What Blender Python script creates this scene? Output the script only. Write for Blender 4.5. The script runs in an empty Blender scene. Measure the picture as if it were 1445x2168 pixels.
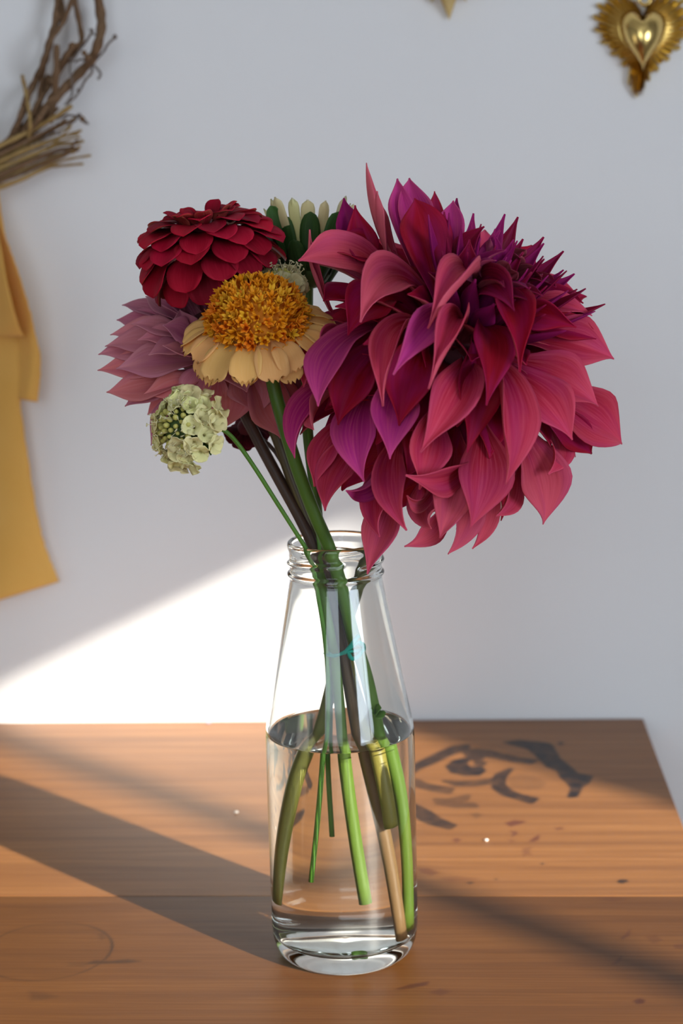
import bpy, math, random
import numpy as np
from mathutils import Vector, Matrix

random.seed(7)
RNG = np.random.RandomState(11)
SC = bpy.context.scene
COL = SC.collection
PI = math.pi
TZ = 0.75                      # height of the table top above the floor

# ------------------------------------------------------------------ camera
CP = np.array([0.0556, -0.8570, 0.4130 + TZ])
PITCH, YAW, ROLL, FPX = math.radians(11.37), math.radians(3.461), math.radians(-1.445), 3613.0
_F = np.array([-math.sin(YAW) * math.cos(PITCH), math.cos(YAW) * math.cos(PITCH), -math.sin(PITCH)])
_R0 = np.cross(_F, [0, 0, 1]); _R0 /= np.linalg.norm(_R0)
_U0 = np.cross(_R0, _F)
_R = _R0 * math.cos(ROLL) + _U0 * math.sin(ROLL)
_U = -_R0 * math.sin(ROLL) + _U0 * math.cos(ROLL)
cam = bpy.data.cameras.new('camera')
cam.sensor_fit = 'VERTICAL'; cam.sensor_height = 36.0
cam.lens = FPX / 2168.0 * 36.0
cam.clip_start = 0.02; cam.clip_end = 50
cam.dof.use_dof = True; cam.dof.focus_distance = 0.835; cam.dof.aperture_fstop = 8.0
camo = bpy.data.objects.new('camera', cam); COL.objects.link(camo)
camo.matrix_world = Matrix(((_R[0], _U[0], -_F[0], CP[0]), (_R[1], _U[1], -_F[1], CP[1]),
                            (_R[2], _U[2], -_F[2], CP[2]), (0, 0, 0, 1)))
SC.camera = camo

# ------------------------------------------------------------------ world, sun, daylight, added fill, exposure
w = bpy.data.worlds.new('sky'); SC.world = w; w.use_nodes = True
w.node_tree.nodes['Background'].inputs[0].default_value = (0.72, 0.82, 1.0, 1)
w.node_tree.nodes['Background'].inputs[1].default_value = 1.0
SUN_DIR = Vector((-1.0, 0.86, -0.48)).normalized()
sun = bpy.data.lights.new('sun', 'SUN'); sun.energy = 13.5; sun.angle = math.radians(0.9)
sun.color = (1.0, 0.93, 0.82)
suno = bpy.data.objects.new('sun', sun); COL.objects.link(suno)
suno.rotation_euler = SUN_DIR.to_track_quat('-Z', 'Y').to_euler(); suno.location = (2.5, -2.5, 3.0)
def area_light(name, loc, target, sx, sy, energy, color):
    l = bpy.data.lights.new(name, 'AREA'); l.shape = 'RECTANGLE'; l.size = sx; l.size_y = sy
    l.energy = energy; l.color = color
    o = bpy.data.objects.new(name, l); COL.objects.link(o)
    o.location = loc
    o.rotation_euler = (Vector(target) - Vector(loc)).to_track_quat('-Z', 'Y').to_euler()
    return o
# sky light through the side window (below the blind), then an added fill lamp behind the camera
area_light('skylight_side', (1.64, -1.66, 1.285), (0.0, -1.66, 1.285), 1.34, 0.75, 36, (0.78, 0.88, 1.0))
area_light('added_fill_front', (-0.35, -3.05, 1.65), (-0.35, 0.0, 1.65), 1.5, 1.2, 15, (0.80, 0.90, 1.0))
SC.view_settings.view_transform = 'Standard'; SC.view_settings.look = 'None'
SC.view_settings.exposure = 0.03; SC.view_settings.gamma = 1.0; SC.view_settings.use_curve_mapping = False
SC.cycles.max_bounces = 14; SC.cycles.diffuse_bounces = 5; SC.cycles.transmission_bounces = 12
SC.cycles.glossy_bounces = 6; SC.cycles.transparent_max_bounces = 12
SC.cycles.sample_clamp_indirect = 6.0
SC.cycles.use_denoising = True

# ------------------------------------------------------------------ helpers
def nrm(v):
    v = np.asarray(v, float); return v / (np.linalg.norm(v) + 1e-12)
def ray(x, y):
    return nrm(_F * FPX + _R * (x - 722.5) - _U * (y - 1084.0))
def at(x, y, Y):                       # point of the room seen at photo pixel (x, y), in the vertical plane y = Y
    d = ray(x, y); return CP + d * (Y - CP[1]) / d[1]
def ontable(x, y):
    d = ray(x, y); return CP + d * (TZ - CP[2]) / d[2]

def mesh_obj(name, verts, faces, mats=None, parent=None, smooth=True, mat_idx=None, uv=None, origin=None):
    me = bpy.data.meshes.new(name)
    verts = np.asarray(verts, float)
    if origin is not None: verts = verts - np.asarray(origin)
    me.from_pydata(verts.tolist(), [], [list(map(int, f)) for f in faces])
    if mats is not None:
        for m in (mats if isinstance(mats, (list, tuple)) else [mats]): me.materials.append(m)
    if mat_idx is not None: me.polygons.foreach_set('material_index', np.asarray(mat_idx, np.int32))
    if smooth: me.polygons.foreach_set('use_smooth', np.ones(len(me.polygons), bool))
    if uv is not None:
        lay = me.uv_layers.new(name='UVMap')
        li = np.zeros(len(me.loops), np.int32); me.loops.foreach_get('vertex_index', li)
        lay.data.foreach_set('uv', np.asarray(uv, np.float32)[li].ravel())
    me.update()
    o = bpy.data.objects.new(name, me); COL.objects.link(o)
    if parent is not None: o.parent = parent
    return o
def tag(o, label=None, cat=None, group=None, kind=None):
    if label: o['label'] = label
    if cat: o['category'] = cat
    if group: o['group'] = group
    if kind: o['kind'] = kind
    return o
def thing(name, loc, label, cat, group=None):
    o = bpy.data.objects.new(name, None); COL.objects.link(o)
    o.location = tuple(loc); o.empty_display_size = 0.02
    return tag(o, label, cat, group)
def box(name, lo, hi, mat, parent=None, origin=None):
    x0, y0, z0 = lo; x1, y1, z1 = hi
    v = [(x0, y0, z0), (x1, y0, z0), (x1, y1, z0), (x0, y1, z0), (x0, y0, z1), (x1, y0, z1), (x1, y1, z1), (x0, y1, z1)]
    f = [(0, 3, 2, 1), (4, 5, 6, 7), (0, 1, 5, 4), (1, 2, 6, 5), (2, 3, 7, 6), (3, 0, 4, 7)]
    return mesh_obj(name, v, f, mat, parent, smooth=False, origin=origin)
def bevel(o, wdt=0.002, seg=2):
    m = o.modifiers.new('bevel', 'BEVEL'); m.width = wdt; m.segments = seg; m.limit_method = 'ANGLE'
    return o
def spline(pts, n):                    # Catmull-Rom through the points
    P = np.asarray(pts, float)
    if len(P) == 2:
        t = np.linspace(0, 1, n)[:, None]; return P[0] * (1 - t) + P[1] * t
    Q = np.vstack([2 * P[0] - P[1], P, 2 * P[-1] - P[-2]])
    out = []
    for u in np.linspace(0, len(P) - 1 - 1e-9, n):
        i = int(u); t = u - i; a, b, c, d = Q[i:i + 4]
        out.append(0.5 * ((2 * b) + (c - a) * t + (2 * a - 5 * b + 4 * c - d) * t * t + (3 * b - a - 3 * c + d) * t ** 3))
    return np.array(out)
def tube_geo(path, rad, ns=8, cap=True, squash=1.0):
    P = np.asarray(path, float); n = len(P)
    rad = np.broadcast_to(np.asarray(rad, float), (n,))
    T = np.gradient(P, axis=0); T /= np.linalg.norm(T, axis=1)[:, None] + 1e-12
    ref = np.array([0, 0, 1.0]) if abs(T[0][2]) < 0.9 else np.array([1.0, 0, 0])
    A = nrm(np.cross(T[0], ref)); V = []; uv = []
    L = np.r_[0, np.cumsum(np.linalg.norm(np.diff(P, axis=0), axis=1))]
    for i in range(n):
        A = nrm(A - T[i] * (A @ T[i])); Bv = np.cross(T[i], A)
        for k in range(ns):
            a = 2 * PI * k / ns
            V.append(P[i] + rad[i] * (A * math.cos(a) + Bv * math.sin(a) * squash)); uv.append((k / ns, L[i] / (L[-1] + 1e-9)))
    F = [(i * ns + k, i * ns + (k + 1) % ns, (i + 1) * ns + (k + 1) % ns, (i + 1) * ns + k) for i in range(n - 1) for k in range(ns)]
    if cap:
        F.append(tuple(range(ns))[::-1]); F.append(tuple((n - 1) * ns + k for k in range(ns)))
    return np.array(V), F, np.array(uv)
def tube(name, path, rad, mat, parent=None, ns=8, origin=None, squash=1.0):
    V, F, uv = tube_geo(path, rad, ns, True, squash)
    return mesh_obj(name, V, F, mat, parent, uv=uv, origin=origin)
def ball_geo(c, r, nu=10, nv=7, scale=(1, 1, 1)):
    V = [(0, 0, -1)]; F = []
    for j in range(1, nv):
        a = -PI / 2 + PI * j / nv
        V += [(math.cos(a) * math.cos(2 * PI * k / nu), math.cos(a) * math.sin(2 * PI * k / nu), math.sin(a)) for k in range(nu)]
    V.append((0, 0, 1)); top = len(V) - 1
    for k in range(nu): F.append((0, 1 + (k + 1) % nu, 1 + k))
    for j in range(nv - 2):
        for k in range(nu):
            a = 1 + j * nu + k; b = 1 + j * nu + (k + 1) % nu; F.append((a, b, b + nu, a + nu))
    s = 1 + (nv - 2) * nu
    for k in range(nu): F.append((s + k, s + (k + 1) % nu, top))
    return np.array(V) * np.asarray(scale) * r + np.asarray(c), F
def merge(geos):
    V = []; F = []; n = 0; U = []
    for g in geos:
        V.append(g[0]); F += [tuple(i + n for i in f) for f in g[1]]; n += len(g[0])
        if len(g) > 2: U.append(g[2])
    return np.vstack(V), F, (np.vstack(U) if U else None)
def lathe_geo(prof, ns, closed=True):
    V = []; n = len(prof)
    for r, z in prof:
        V += [(r * math.cos(2 * PI * k / ns), r * math.sin(2 * PI * k / ns), z) for k in range(ns)]
    F = [(i * ns + k, i * ns + (k + 1) % ns, (i + 1) * ns + (k + 1) % ns, (i + 1) * ns + k) for i in range(n - 1) for k in range(ns)]
    return np.array(V), F
def rough_prof(pts, it=2):             # Chaikin rounding of an open profile
    P = np.asarray(pts, float)
    for _ in range(it):
        Q = [P[0]]
        for a, b in zip(P[:-1], P[1:]): Q += [a * .75 + b * .25, a * .25 + b * .75]
        Q.append(P[-1]); P = np.array(Q)
    return P

# ------------------------------------------------------------------ materials
class NT:
    def __init__(s, name):
        s.m = bpy.data.materials.new(name); s.m.use_nodes = True; s.t = s.m.node_tree; s.t.nodes.clear()
        s.out = s.t.nodes.new('ShaderNodeOutputMaterial')
    def n(s, typ, ins=None, **kw):
        x = s.t.nodes.new('ShaderNode' + typ)
        for k, v in kw.items(): setattr(x, k, v)
        for k, v in (ins or {}).items(): s.set(x.inputs[k], v)
        return x
    def set(s, sock, v):
        if isinstance(v, bpy.types.NodeSocket): s.t.links.new(v, sock)
        elif isinstance(v, (tuple, list)) and len(v) == 3 and sock.type == 'RGBA': sock.default_value = (*v, 1)
        else: sock.default_value = v
    def math(s, op, a, b=0.0, c=None, clamp=False):
        x = s.n('Math', operation=op, use_clamp=clamp); s.set(x.inputs[0], a); s.set(x.inputs[1], b)
        if c is not None: s.set(x.inputs[2], c)
        return x.outputs[0]
    def mix(s, f, a, b, mode='MIX'):
        x = s.n('Mix', data_type='RGBA', blend_type=mode); s.set(x.inputs[0], f); s.set(x.inputs[6], a); s.set(x.inputs[7], b)
        return x.outputs[2]
    def ramp(s, f, stops):
        x = s.n('ValToRGB'); s.set(x.inputs[0], f); e = x.color_ramp.elements
        while len(e) < len(stops): e.new(0.5)
        for k, (p, c) in enumerate(stops): e[k].position = p; e[k].color = (*c, 1) if len(c) == 3 else c
        return x.outputs[0]
    def range(s, v, a, b, c=0.0, d=1.0):
        x = s.n('MapRange', {0: v, 1: a, 2: b, 3: c, 4: d}); return x.outputs[0]
    def done(s, shader): s.t.links.new(shader, s.out.inputs[0]); return s.m
    def bsdf(s, col, rough=0.5, metal=0.0, spec=0.5, bump=None, bstr=0.2, bdist=0.001, **kw):
        x = s.n('BsdfPrincipled', {'Base Color': col, 'Roughness': rough, 'Metallic': metal, 'Specular IOR Level': spec})
        for k, v in kw.items(): s.set(x.inputs[k], v)
        if bump is not None:
            b = s.n('Bump', {'Height': bump, 'Strength': bstr, 'Distance': bdist}); s.t.links.new(b.outputs[0], x.inputs['Normal'])
        return x.outputs[0]
    def coords(s, kind='Object', scale=(1, 1, 1), loc=(0, 0, 0)):
        c = s.n('TexCoord'); m = s.n('Mapping', {'Vector': c.outputs[kind], 'Scale': scale, 'Location': loc}); return m.outputs[0]
    def noise(s, vec, scale=5.0, detail=4.0, rough=0.5, dist=0.0):
        x = s.n('TexNoise', {'Vector': vec, 'Scale': scale, 'Detail': detail, 'Roughness': rough, 'Distortion': dist}); return x.outputs[0]

def plain(name, col, rough=0.6, var=0.1, scale=40.0, bump=0.0, metal=0.0, spec=0.4):
    t = NT(name); nz = t.noise(t.coords(), scale, 4)
    c = t.mix(nz, tuple(x * (1 - var) for x in col), tuple(min(1, x * (1 + var)) for x in col))
    return t.done(t.bsdf(c, rough, metal, spec, nz if bump else None, bump, 0.001))

def wall_mat(name, col):
    t = NT(name); v = t.coords()
    a = t.noise(v, 55.0, 5, 0.6); b = t.noise(v, 3.0, 2)
    c = t.mix(b, tuple(x * 0.985 for x in col), tuple(x * 1.01 for x in col))
    return t.done(t.bsdf(c, 0.85, 0, 0.25, a, 0.35, 0.0012))

def wood_mat(name, stained=True):
    t = NT(name)
    v = t.coords('Object', (1.6, 26.0, 26.0))
    g1 = t.noise(v, 1.6, 6, 0.6, 1.4)
    fine = t.noise(t.coords('Object', (7.0, 420.0, 420.0)), 1.4, 5, 0.7, 0.4)
    big = t.noise(t.coords('Object', (2.2, 5.5, 5.0), (0.3, 0.2, 0)), 1.5, 3, 0.5, 0.8)
    rings = t.n('TexWave', {'Vector': t.coords('Object', (1.0, 7.0, 7.0)), 'Scale': 2.6, 'Distortion': 7.0, 'Detail': 3.0, 'Detail Scale': 0.9, 'Detail Roughness': 0.6}, wave_type='BANDS', bands_direction='Y')
    c = t.ramp(g1, [(0.25, (0.225, 0.092, 0.029)), (0.5, (0.345, 0.148, 0.047)), (0.78, (0.47, 0.215, 0.075))])
    c = t.mix(t.range(fine, 0.35, 0.7, 0.0, 0.60), c, (0.17, 0.065, 0.022))
    c = t.mix(t.range(rings.outputs[1], 0.0, 0.35, 0.30, 0.0), c, (0.17, 0.062, 0.022))
    c = t.mix(t.range(big, 0.35, 0.75, 0.0, 0.38), c, (0.215, 0.09, 0.032))
    if stained:
        st = t.n('Attribute', attribute_name='stain').outputs[2]
        sp = t.n('Attribute', attribute_name='scuff').outputs[2]
        edge = t.noise(t.coords('Object', (60, 60, 60)), 2.0, 4)
        m = t.math('MULTIPLY', st, t.range(edge, 0.25, 0.6, 0.72, 1.0))
        c = t.mix(m, c, (0.012, 0.008, 0.010))
        c = t.mix(sp, c, (0.13, 0.035, 0.02))
    c = t.mix(1.0, c, t.n('ObjectInfo').outputs['Color'], 'MULTIPLY')
    r = t.range(fine, 0.3, 0.7, 0.38, 0.50)
    return t.done(t.bsdf(c, r, 0, 0.42, fine, 0.10, 0.0005))

def petal_mat(name, base_dark=0.45, tip_mix=0.25, tip=(0.9, 0.45, 0.5), vein=0.35, back=None, trans=0.2, rough=0.5, purple=0.0, spec=0.2, lo=0.15, hi=0.95):
    t = NT(name)
    oc = t.n('ObjectInfo').outputs['Color']
    uv = t.n('TexCoord').outputs['UV']; sep = t.n('SeparateXYZ', {0: uv}); u, v = sep.outputs[0], sep.outputs[1]
    seed = t.n('ObjectInfo').outputs['Random']
    comb = t.n('CombineXYZ', {0: t.math('MULTIPLY', u, 26.0), 1: t.math('MULTIPLY', v, 2.2), 2: t.math('MULTIPLY', seed, 57.0)}).outputs[0]
    vn = t.noise(comb, 1.0, 4, 0.6)
    comb2 = t.n('CombineXYZ', {0: t.math('MULTIPLY', u, 3.0), 1: t.math('MULTIPLY', v, 2.0), 2: t.math('MULTIPLY', seed, 91.0)}).outputs[0]
    bl = t.noise(comb2, 1.0, 3)
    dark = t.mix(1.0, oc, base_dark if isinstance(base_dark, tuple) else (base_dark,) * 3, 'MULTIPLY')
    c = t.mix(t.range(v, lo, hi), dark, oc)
    edge = t.math('POWER', t.math('ABSOLUTE', t.math('SUBTRACT', t.math('MULTIPLY', u, 2.0), 1.0)), 3.0)
    k = t.math('MULTIPLY', t.math('ADD', t.math('MULTIPLY', edge, 0.6), t.math('POWER', v, 4.0)), tip_mix, clamp=True)
    c = t.mix(k, c, tip)
    c = t.mix(t.range(vn, 0.45, 0.75, 0.0, vein), c, tip)
    c = t.mix(t.range(vn, 0.25, 0.45, vein * 0.8, 0.0), c, dark)
    if purple: c = t.mix(t.range(bl, 0.42, 0.68, 0.0, purple), c, (0.36, 0.02, 0.24))
    if back: c = t.mix(0.28, c, back)
    p = t.bsdf(c, rough, 0, spec, vn, 0.12, 0.0005)
    tr = t.n('BsdfTranslucent', {0: c}).outputs[0]
    mx = t.n('MixShader', {0: trans, 1: p, 2: tr})
    return t.done(mx.outputs[0])

def stem_mat(name, c0, c1, rough=0.45, trans=0.0):
    t = NT(name)
    uv = t.n('TexCoord').outputs['UV']; sep = t.n('SeparateXYZ', {0: uv})
    comb = t.n('CombineXYZ', {0: t.math('MULTIPLY', sep.outputs[0], 9.0), 1: t.math('MULTIPLY', sep.outputs[1], 3.0)}).outputs[0]
    a = t.noise(comb, 1.0, 4, 0.6)
    grad = t.range(sep.outputs[1], 0.45, 0.75)
    c = t.mix(grad, c0, c1)
    c = t.mix(t.range(a, 0.35, 0.7, 0.0, 0.4), c, tuple(min(1, x * 1.5) for x in c1))
    return t.done(t.bsdf(c, rough, 0, 0.4, a, 0.1, 0.0004))

def glass_mat(name, col, ior, rough=0.0):
    t = NT(name)
    g = t.n('BsdfGlass', {'Color': col, 'IOR': ior, 'Roughness': rough})
    return t.done(g.outputs[0])

M = {}
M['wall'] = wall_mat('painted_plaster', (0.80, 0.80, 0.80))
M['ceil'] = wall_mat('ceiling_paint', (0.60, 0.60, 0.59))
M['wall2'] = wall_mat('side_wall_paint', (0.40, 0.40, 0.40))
M['wood'] = wood_mat('varnished_pine')
M['wood2'] = wood_mat('varnished_pine_plain', False)
M['floor'] = plain('floorboards', (0.25, 0.15, 0.09), 0.5, 0.25, 8)
M['white'] = plain('white_paint', (0.75, 0.75, 0.74), 0.4, 0.03, 20)
M['blind'] = plain('blind_fabric', (0.55, 0.53, 0.50), 0.9, 0.05, 60)
M['glass'] = glass_mat('clear_glass', (0.985, 0.995, 0.985), 1.50)
M['water'] = glass_mat('clear_water', (0.99, 0.995, 0.985), 1.333)
M['water_side'] = glass_mat('water_against_glass', (0.99, 0.998, 0.985), 1.333 / 1.50)

# ------------------------------------------------------------------ the room
YB = 0.3865                    # back edge of the table
YW = 0.3905                    # plaster face of the back wall
X0, X1, Y0, H = -2.2, 1.70, -3.1, 2.5
def S(o): o['kind'] = 'structure'; return o
S(box('wall_back', (X0 - .1, YW, 0), (X1 + .1, YW + .12, H), M['wall']))
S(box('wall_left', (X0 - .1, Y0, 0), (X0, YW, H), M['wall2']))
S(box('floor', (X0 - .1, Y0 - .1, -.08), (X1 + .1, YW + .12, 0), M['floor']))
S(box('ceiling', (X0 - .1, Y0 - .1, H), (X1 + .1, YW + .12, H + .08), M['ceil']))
def wall_with_hole(name, axis, pos, thick, lo, hi, h0, h1, z0, z1, mat):
    # wall in the plane axis = pos, running lo..hi, with one opening h0..h1 by z0..z1
    parts = [((lo, h0), (0, H)), ((h1, hi), (0, H)), ((h0, h1), (0, z0)), ((h0, h1), (z1, H))]
    V = []; F = []
    for (a, b), (c, d) in parts:
        n = len(V)
        for zz in (c, d):
            for s, tt in ((a, pos), (b, pos), (b, pos + thick), (a, pos + thick)):
                V.append((tt, s, zz) if axis == 'x' else (s, tt, zz))
        F += [tuple(n + i for i in q) for q in ((0, 1, 2, 3), (4, 5, 6, 7), (0, 1, 5, 4), (1, 2, 6, 5), (2, 3, 7, 6), (3, 0, 4, 7))]
    return S(mesh_obj(name, V, F, mat, smooth=False))
XS = 1.60                      # room face of the window wall
JAMB = 0.386 - 0.86 * (XS + 0.010); MUL = 0.088 - 0.86 * XS
BLIND = TZ + 0.154 + 0.48 * XS
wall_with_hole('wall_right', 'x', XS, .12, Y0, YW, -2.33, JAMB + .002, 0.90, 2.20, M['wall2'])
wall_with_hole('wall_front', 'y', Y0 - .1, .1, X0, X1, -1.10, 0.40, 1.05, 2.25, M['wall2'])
def window(name, axis, pos, a0, a1, z0, z1, bars, wdt=.02):
    o = bpy.data.objects.new(name, None); COL.objects.link(o); o['kind'] = 'structure'
    o.location = (pos, (a0 + a1) / 2, z0) if axis == 'x' else ((a0 + a1) / 2, pos, z0)
    def b(nm, s0, s1, c0, c1, t0=-.012, t1=.012):
        if axis == 'x': q = box(nm, (pos + t0, s0, c0), (pos + t1, s1, c1), M['white'], o, origin=o.location)
        else: q = box(nm, (s0, pos + t0, c0), (s1, pos + t1, c1), M['white'], o, origin=o.location)
        return q
    b('frame_rail', a0, a1, z0, z0 + .03); b('frame_rail', a0, a1, z1 - .03, z1)
    b('frame_stile', a0, a0 + .03, z0 + .03, z1 - .03); b('frame_stile', a1 - .004, a1, z0 + .03, z1 - .03)
    for m in bars: b('glazing_bar', m - wdt / 2, m + wdt / 2, z0 + .03, z1 - .03)
    b('window_sill', a0 - .05, a1 + .05, z0 - .025, z0, -.16 if axis == 'x' else .03, -.02 if axis == 'x' else .18)
    return o
window('window_1', 'x', XS + .03, -2.33, JAMB, 0.90, 2.20, [MUL], 0.018)
window('added_window', 'y', Y0 - .05, -1.10, 0.40, 1.05, 2.25, [-.35], 0.03)  # unseen window, made up to hold the added fill lamp
bl = thing('roller_blind', (XS - .02, (-2.33 + JAMB) / 2, BLIND), 'beige roller blind pulled halfway down the side window', 'blind')
box('cloth', (XS - .008, -2.40, BLIND + .01), (XS - .005, JAMB + .06, 2.26), M['blind'], bl, origin=bl.location)
bevel(box('bottom_bar', (XS - .013, -2.40, BLIND), (XS - .001, JAMB + .06, BLIND + .018), M['white'], bl, origin=bl.location), .002)
V, F, _ = tube_geo([(XS - .022, -2.42, 2.275), (XS - .022, JAMB + .08, 2.275)], .022, 14)
mesh_obj('roller', V, F, M['white'], bl, origin=bl.location)

# ------------------------------------------------------------------ the table
XR = 0.2045; XL = -0.78; YF = -0.36; TH = 0.026
tb = thing('wooden_table', (-.29, 0, 0), 'worn varnished pine table with a dark stamped emblem, standing against the wall', 'table')
SEAM = float(ontable(430, 1897)[1])
def poly(cs, org=(820, 1480), sc=0.43253):
    return np.array([ontable(org[0] + sc * x, org[1] + sc * y)[:2] for x, y in cs])
def poly_mask(X, Y, P, soft, grow=1.5):          # 1 inside the polygon, soft edge
    inside = np.zeros(X.shape, bool); dist = np.full(X.shape, 1e9)
    n = len(P)
    for i in range(n):
        a, b = P[i], P[(i + 1) % n]
        cond = ((a[1] > Y) != (b[1] > Y)) & (X < (b[0] - a[0]) * (Y - a[1]) / (b[1] - a[1] + 1e-15) + a[0])
        inside ^= cond
        e = b - a; t = np.clip(((X - a[0]) * e[0] + (Y - a[1]) * e[1]) / (e @ e + 1e-15), 0, 1)
        dist = np.minimum(dist, np.hypot(X - a[0] - t * e[0], Y - a[1] - t * e[1]))
    sd = np.where(inside, dist, -dist)
    return np.clip(sd / soft + grow, 0, 1)
STAMP = [  # burnt emblem, dark strokes
    ([(580, 212), (640, 205), (730, 212), (790, 220), (830, 290), (880, 330), (920, 365), (990, 380), (970, 410), (940, 430), (915, 475), (895, 478), (910, 440), (890, 410), (860, 385), (840, 350), (790, 330), (760, 300), (730, 270), (700, 245), (640, 228)], 1.0),
    ([(60, 370), (145, 318), (210, 285), (270, 256), (330, 232), (390, 226), (385, 245), (340, 258), (290, 278), (230, 308), (150, 340), (70, 390)], .95),
    ([(370, 252), (430, 246), (500, 254), (560, 272), (640, 288), (720, 300), (700, 314), (620, 305), (540, 288), (470, 278), (440, 304), (410, 292)], .9),
    ([(298, 330), (330, 303), (400, 288), (372, 318), (400, 338), (450, 333), (467, 350), (440, 370), (380, 370), (320, 357)], 1.0),
    ([(430, 285), (492, 313), (470, 328), (418, 322)], .85),
    ([(520, 400), (540, 368), (600, 343), (565, 385), (562, 418), (600, 452), (650, 472), (725, 488), (700, 506), (640, 488), (570, 468), (525, 437)], .95),
    ([(280, 402), (350, 406), (430, 403), (512, 393), (502, 412), (420, 422), (340, 422)], .8),
    ([(100, 390), (145, 398), (190, 418), (250, 428), (312, 438), (300, 457), (220, 448), (150, 428), (90, 410)], .75),
    ([(235, 490), (300, 493), (392, 472), (382, 492), (312, 508), (420, 513), (432, 527), (330, 527), (250, 512)], .55),
    ([(90, 500), (145, 525), (200, 552), (250, 588), (322, 618), (300, 632), (220, 612), (170, 592), (100, 540)], .9),
    ([(600, 390), (650, 372), (700, 380), (760, 410), (740, 432), (690, 438), (620, 430)], .22),
    ([(400, 560), (440, 555), (470, 570), (430, 585)], .35),
    ([(825, 215), (845, 208), (868, 216), (848, 228)], .9),
    ([(1122, 890), (1140, 882), (1172, 884), (1176, 895), (1150, 903), (1128, 900)], 1.0),
    ([(745, 806), (758, 801), (768, 807), (756, 812)], .8),
    ([(384, 898), (410, 894), (424, 900), (402, 906)], .8),
    ([(522, 880), (532, 877), (540, 882), (530, 886)], .7)]
SCUFF = [
    ([(575, 606), (620, 594), (678, 599), (645, 612), (600, 624)], .9), ([(598, 645), (630, 648), (636, 660), (606, 674), (615, 658)], .8),
    ([(693, 696), (720, 676), (742, 664), (738, 688), (712, 698)], .85), ([(315, 690), (338, 680), (360, 690), (338, 702)], .7),
    ([(815, 632), (850, 627), (862, 636), (830, 641)], .7), ([(662, 730), (705, 725), (690, 745), (705, 765), (680, 760), (664, 770)], .45),
    ([(150, 830), (200, 830), (252, 850), (215, 862), (165, 850)], .55), ([(250, 876), (330, 868), (462, 878), (400, 886), (300, 890)], .35),
    ([(590, 688), (625, 692), (605, 700)], .5), ([(1205, 1478), (1230, 1466), (1258, 1474), (1250, 1488), (1220, 1492)], .9),
    ([(1265, 1165), (1310, 1158), (1345, 1180), (1300, 1196)], .35), ([(1400, 1205), (1445, 1200), (1445, 1222), (1410, 1220)], .5),
    ([(1140, 1170), (1170, 1150), (1186, 1128), (1180, 1156), (1150, 1174)], .7), ([(1100, 1298), (1125, 1280), (1145, 1256), (1135, 1282), (1112, 1300)], .6),
    ([(40, 1420), (110, 1398), (200, 1384), (190, 1400), (120, 1414), (60, 1422)], .8), ([(205, 1435), (260, 1420), (310, 1432), (260, 1450)], .5),
    ([(1000, 970), (1100, 965), (1190, 975), (1100, 992)], .3)]
LSTAIN = [([(430, 1425), (480, 1405), (560, 1408), (650, 1400), (715, 1408), (650, 1418), (560, 1420), (500, 1422)], .85), ([(500, 1270), (525, 1268), (535, 1290), (515, 1300)], .6),
          ([(340, 1415), (440, 1410), (430, 1440), (350, 1435)], .35), ([(150, 1560), (240, 1575), (290, 1590), (240, 1600), (160, 1610)], .4)]
RC = [(116, 1954), (83, 2076)]
ra, rb = ontable(*RC[0])[:2], ontable(*RC[1])[:2]
RINGC = (ra + rb) / 2; RINGR = np.linalg.norm(ra - rb) / 2
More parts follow.
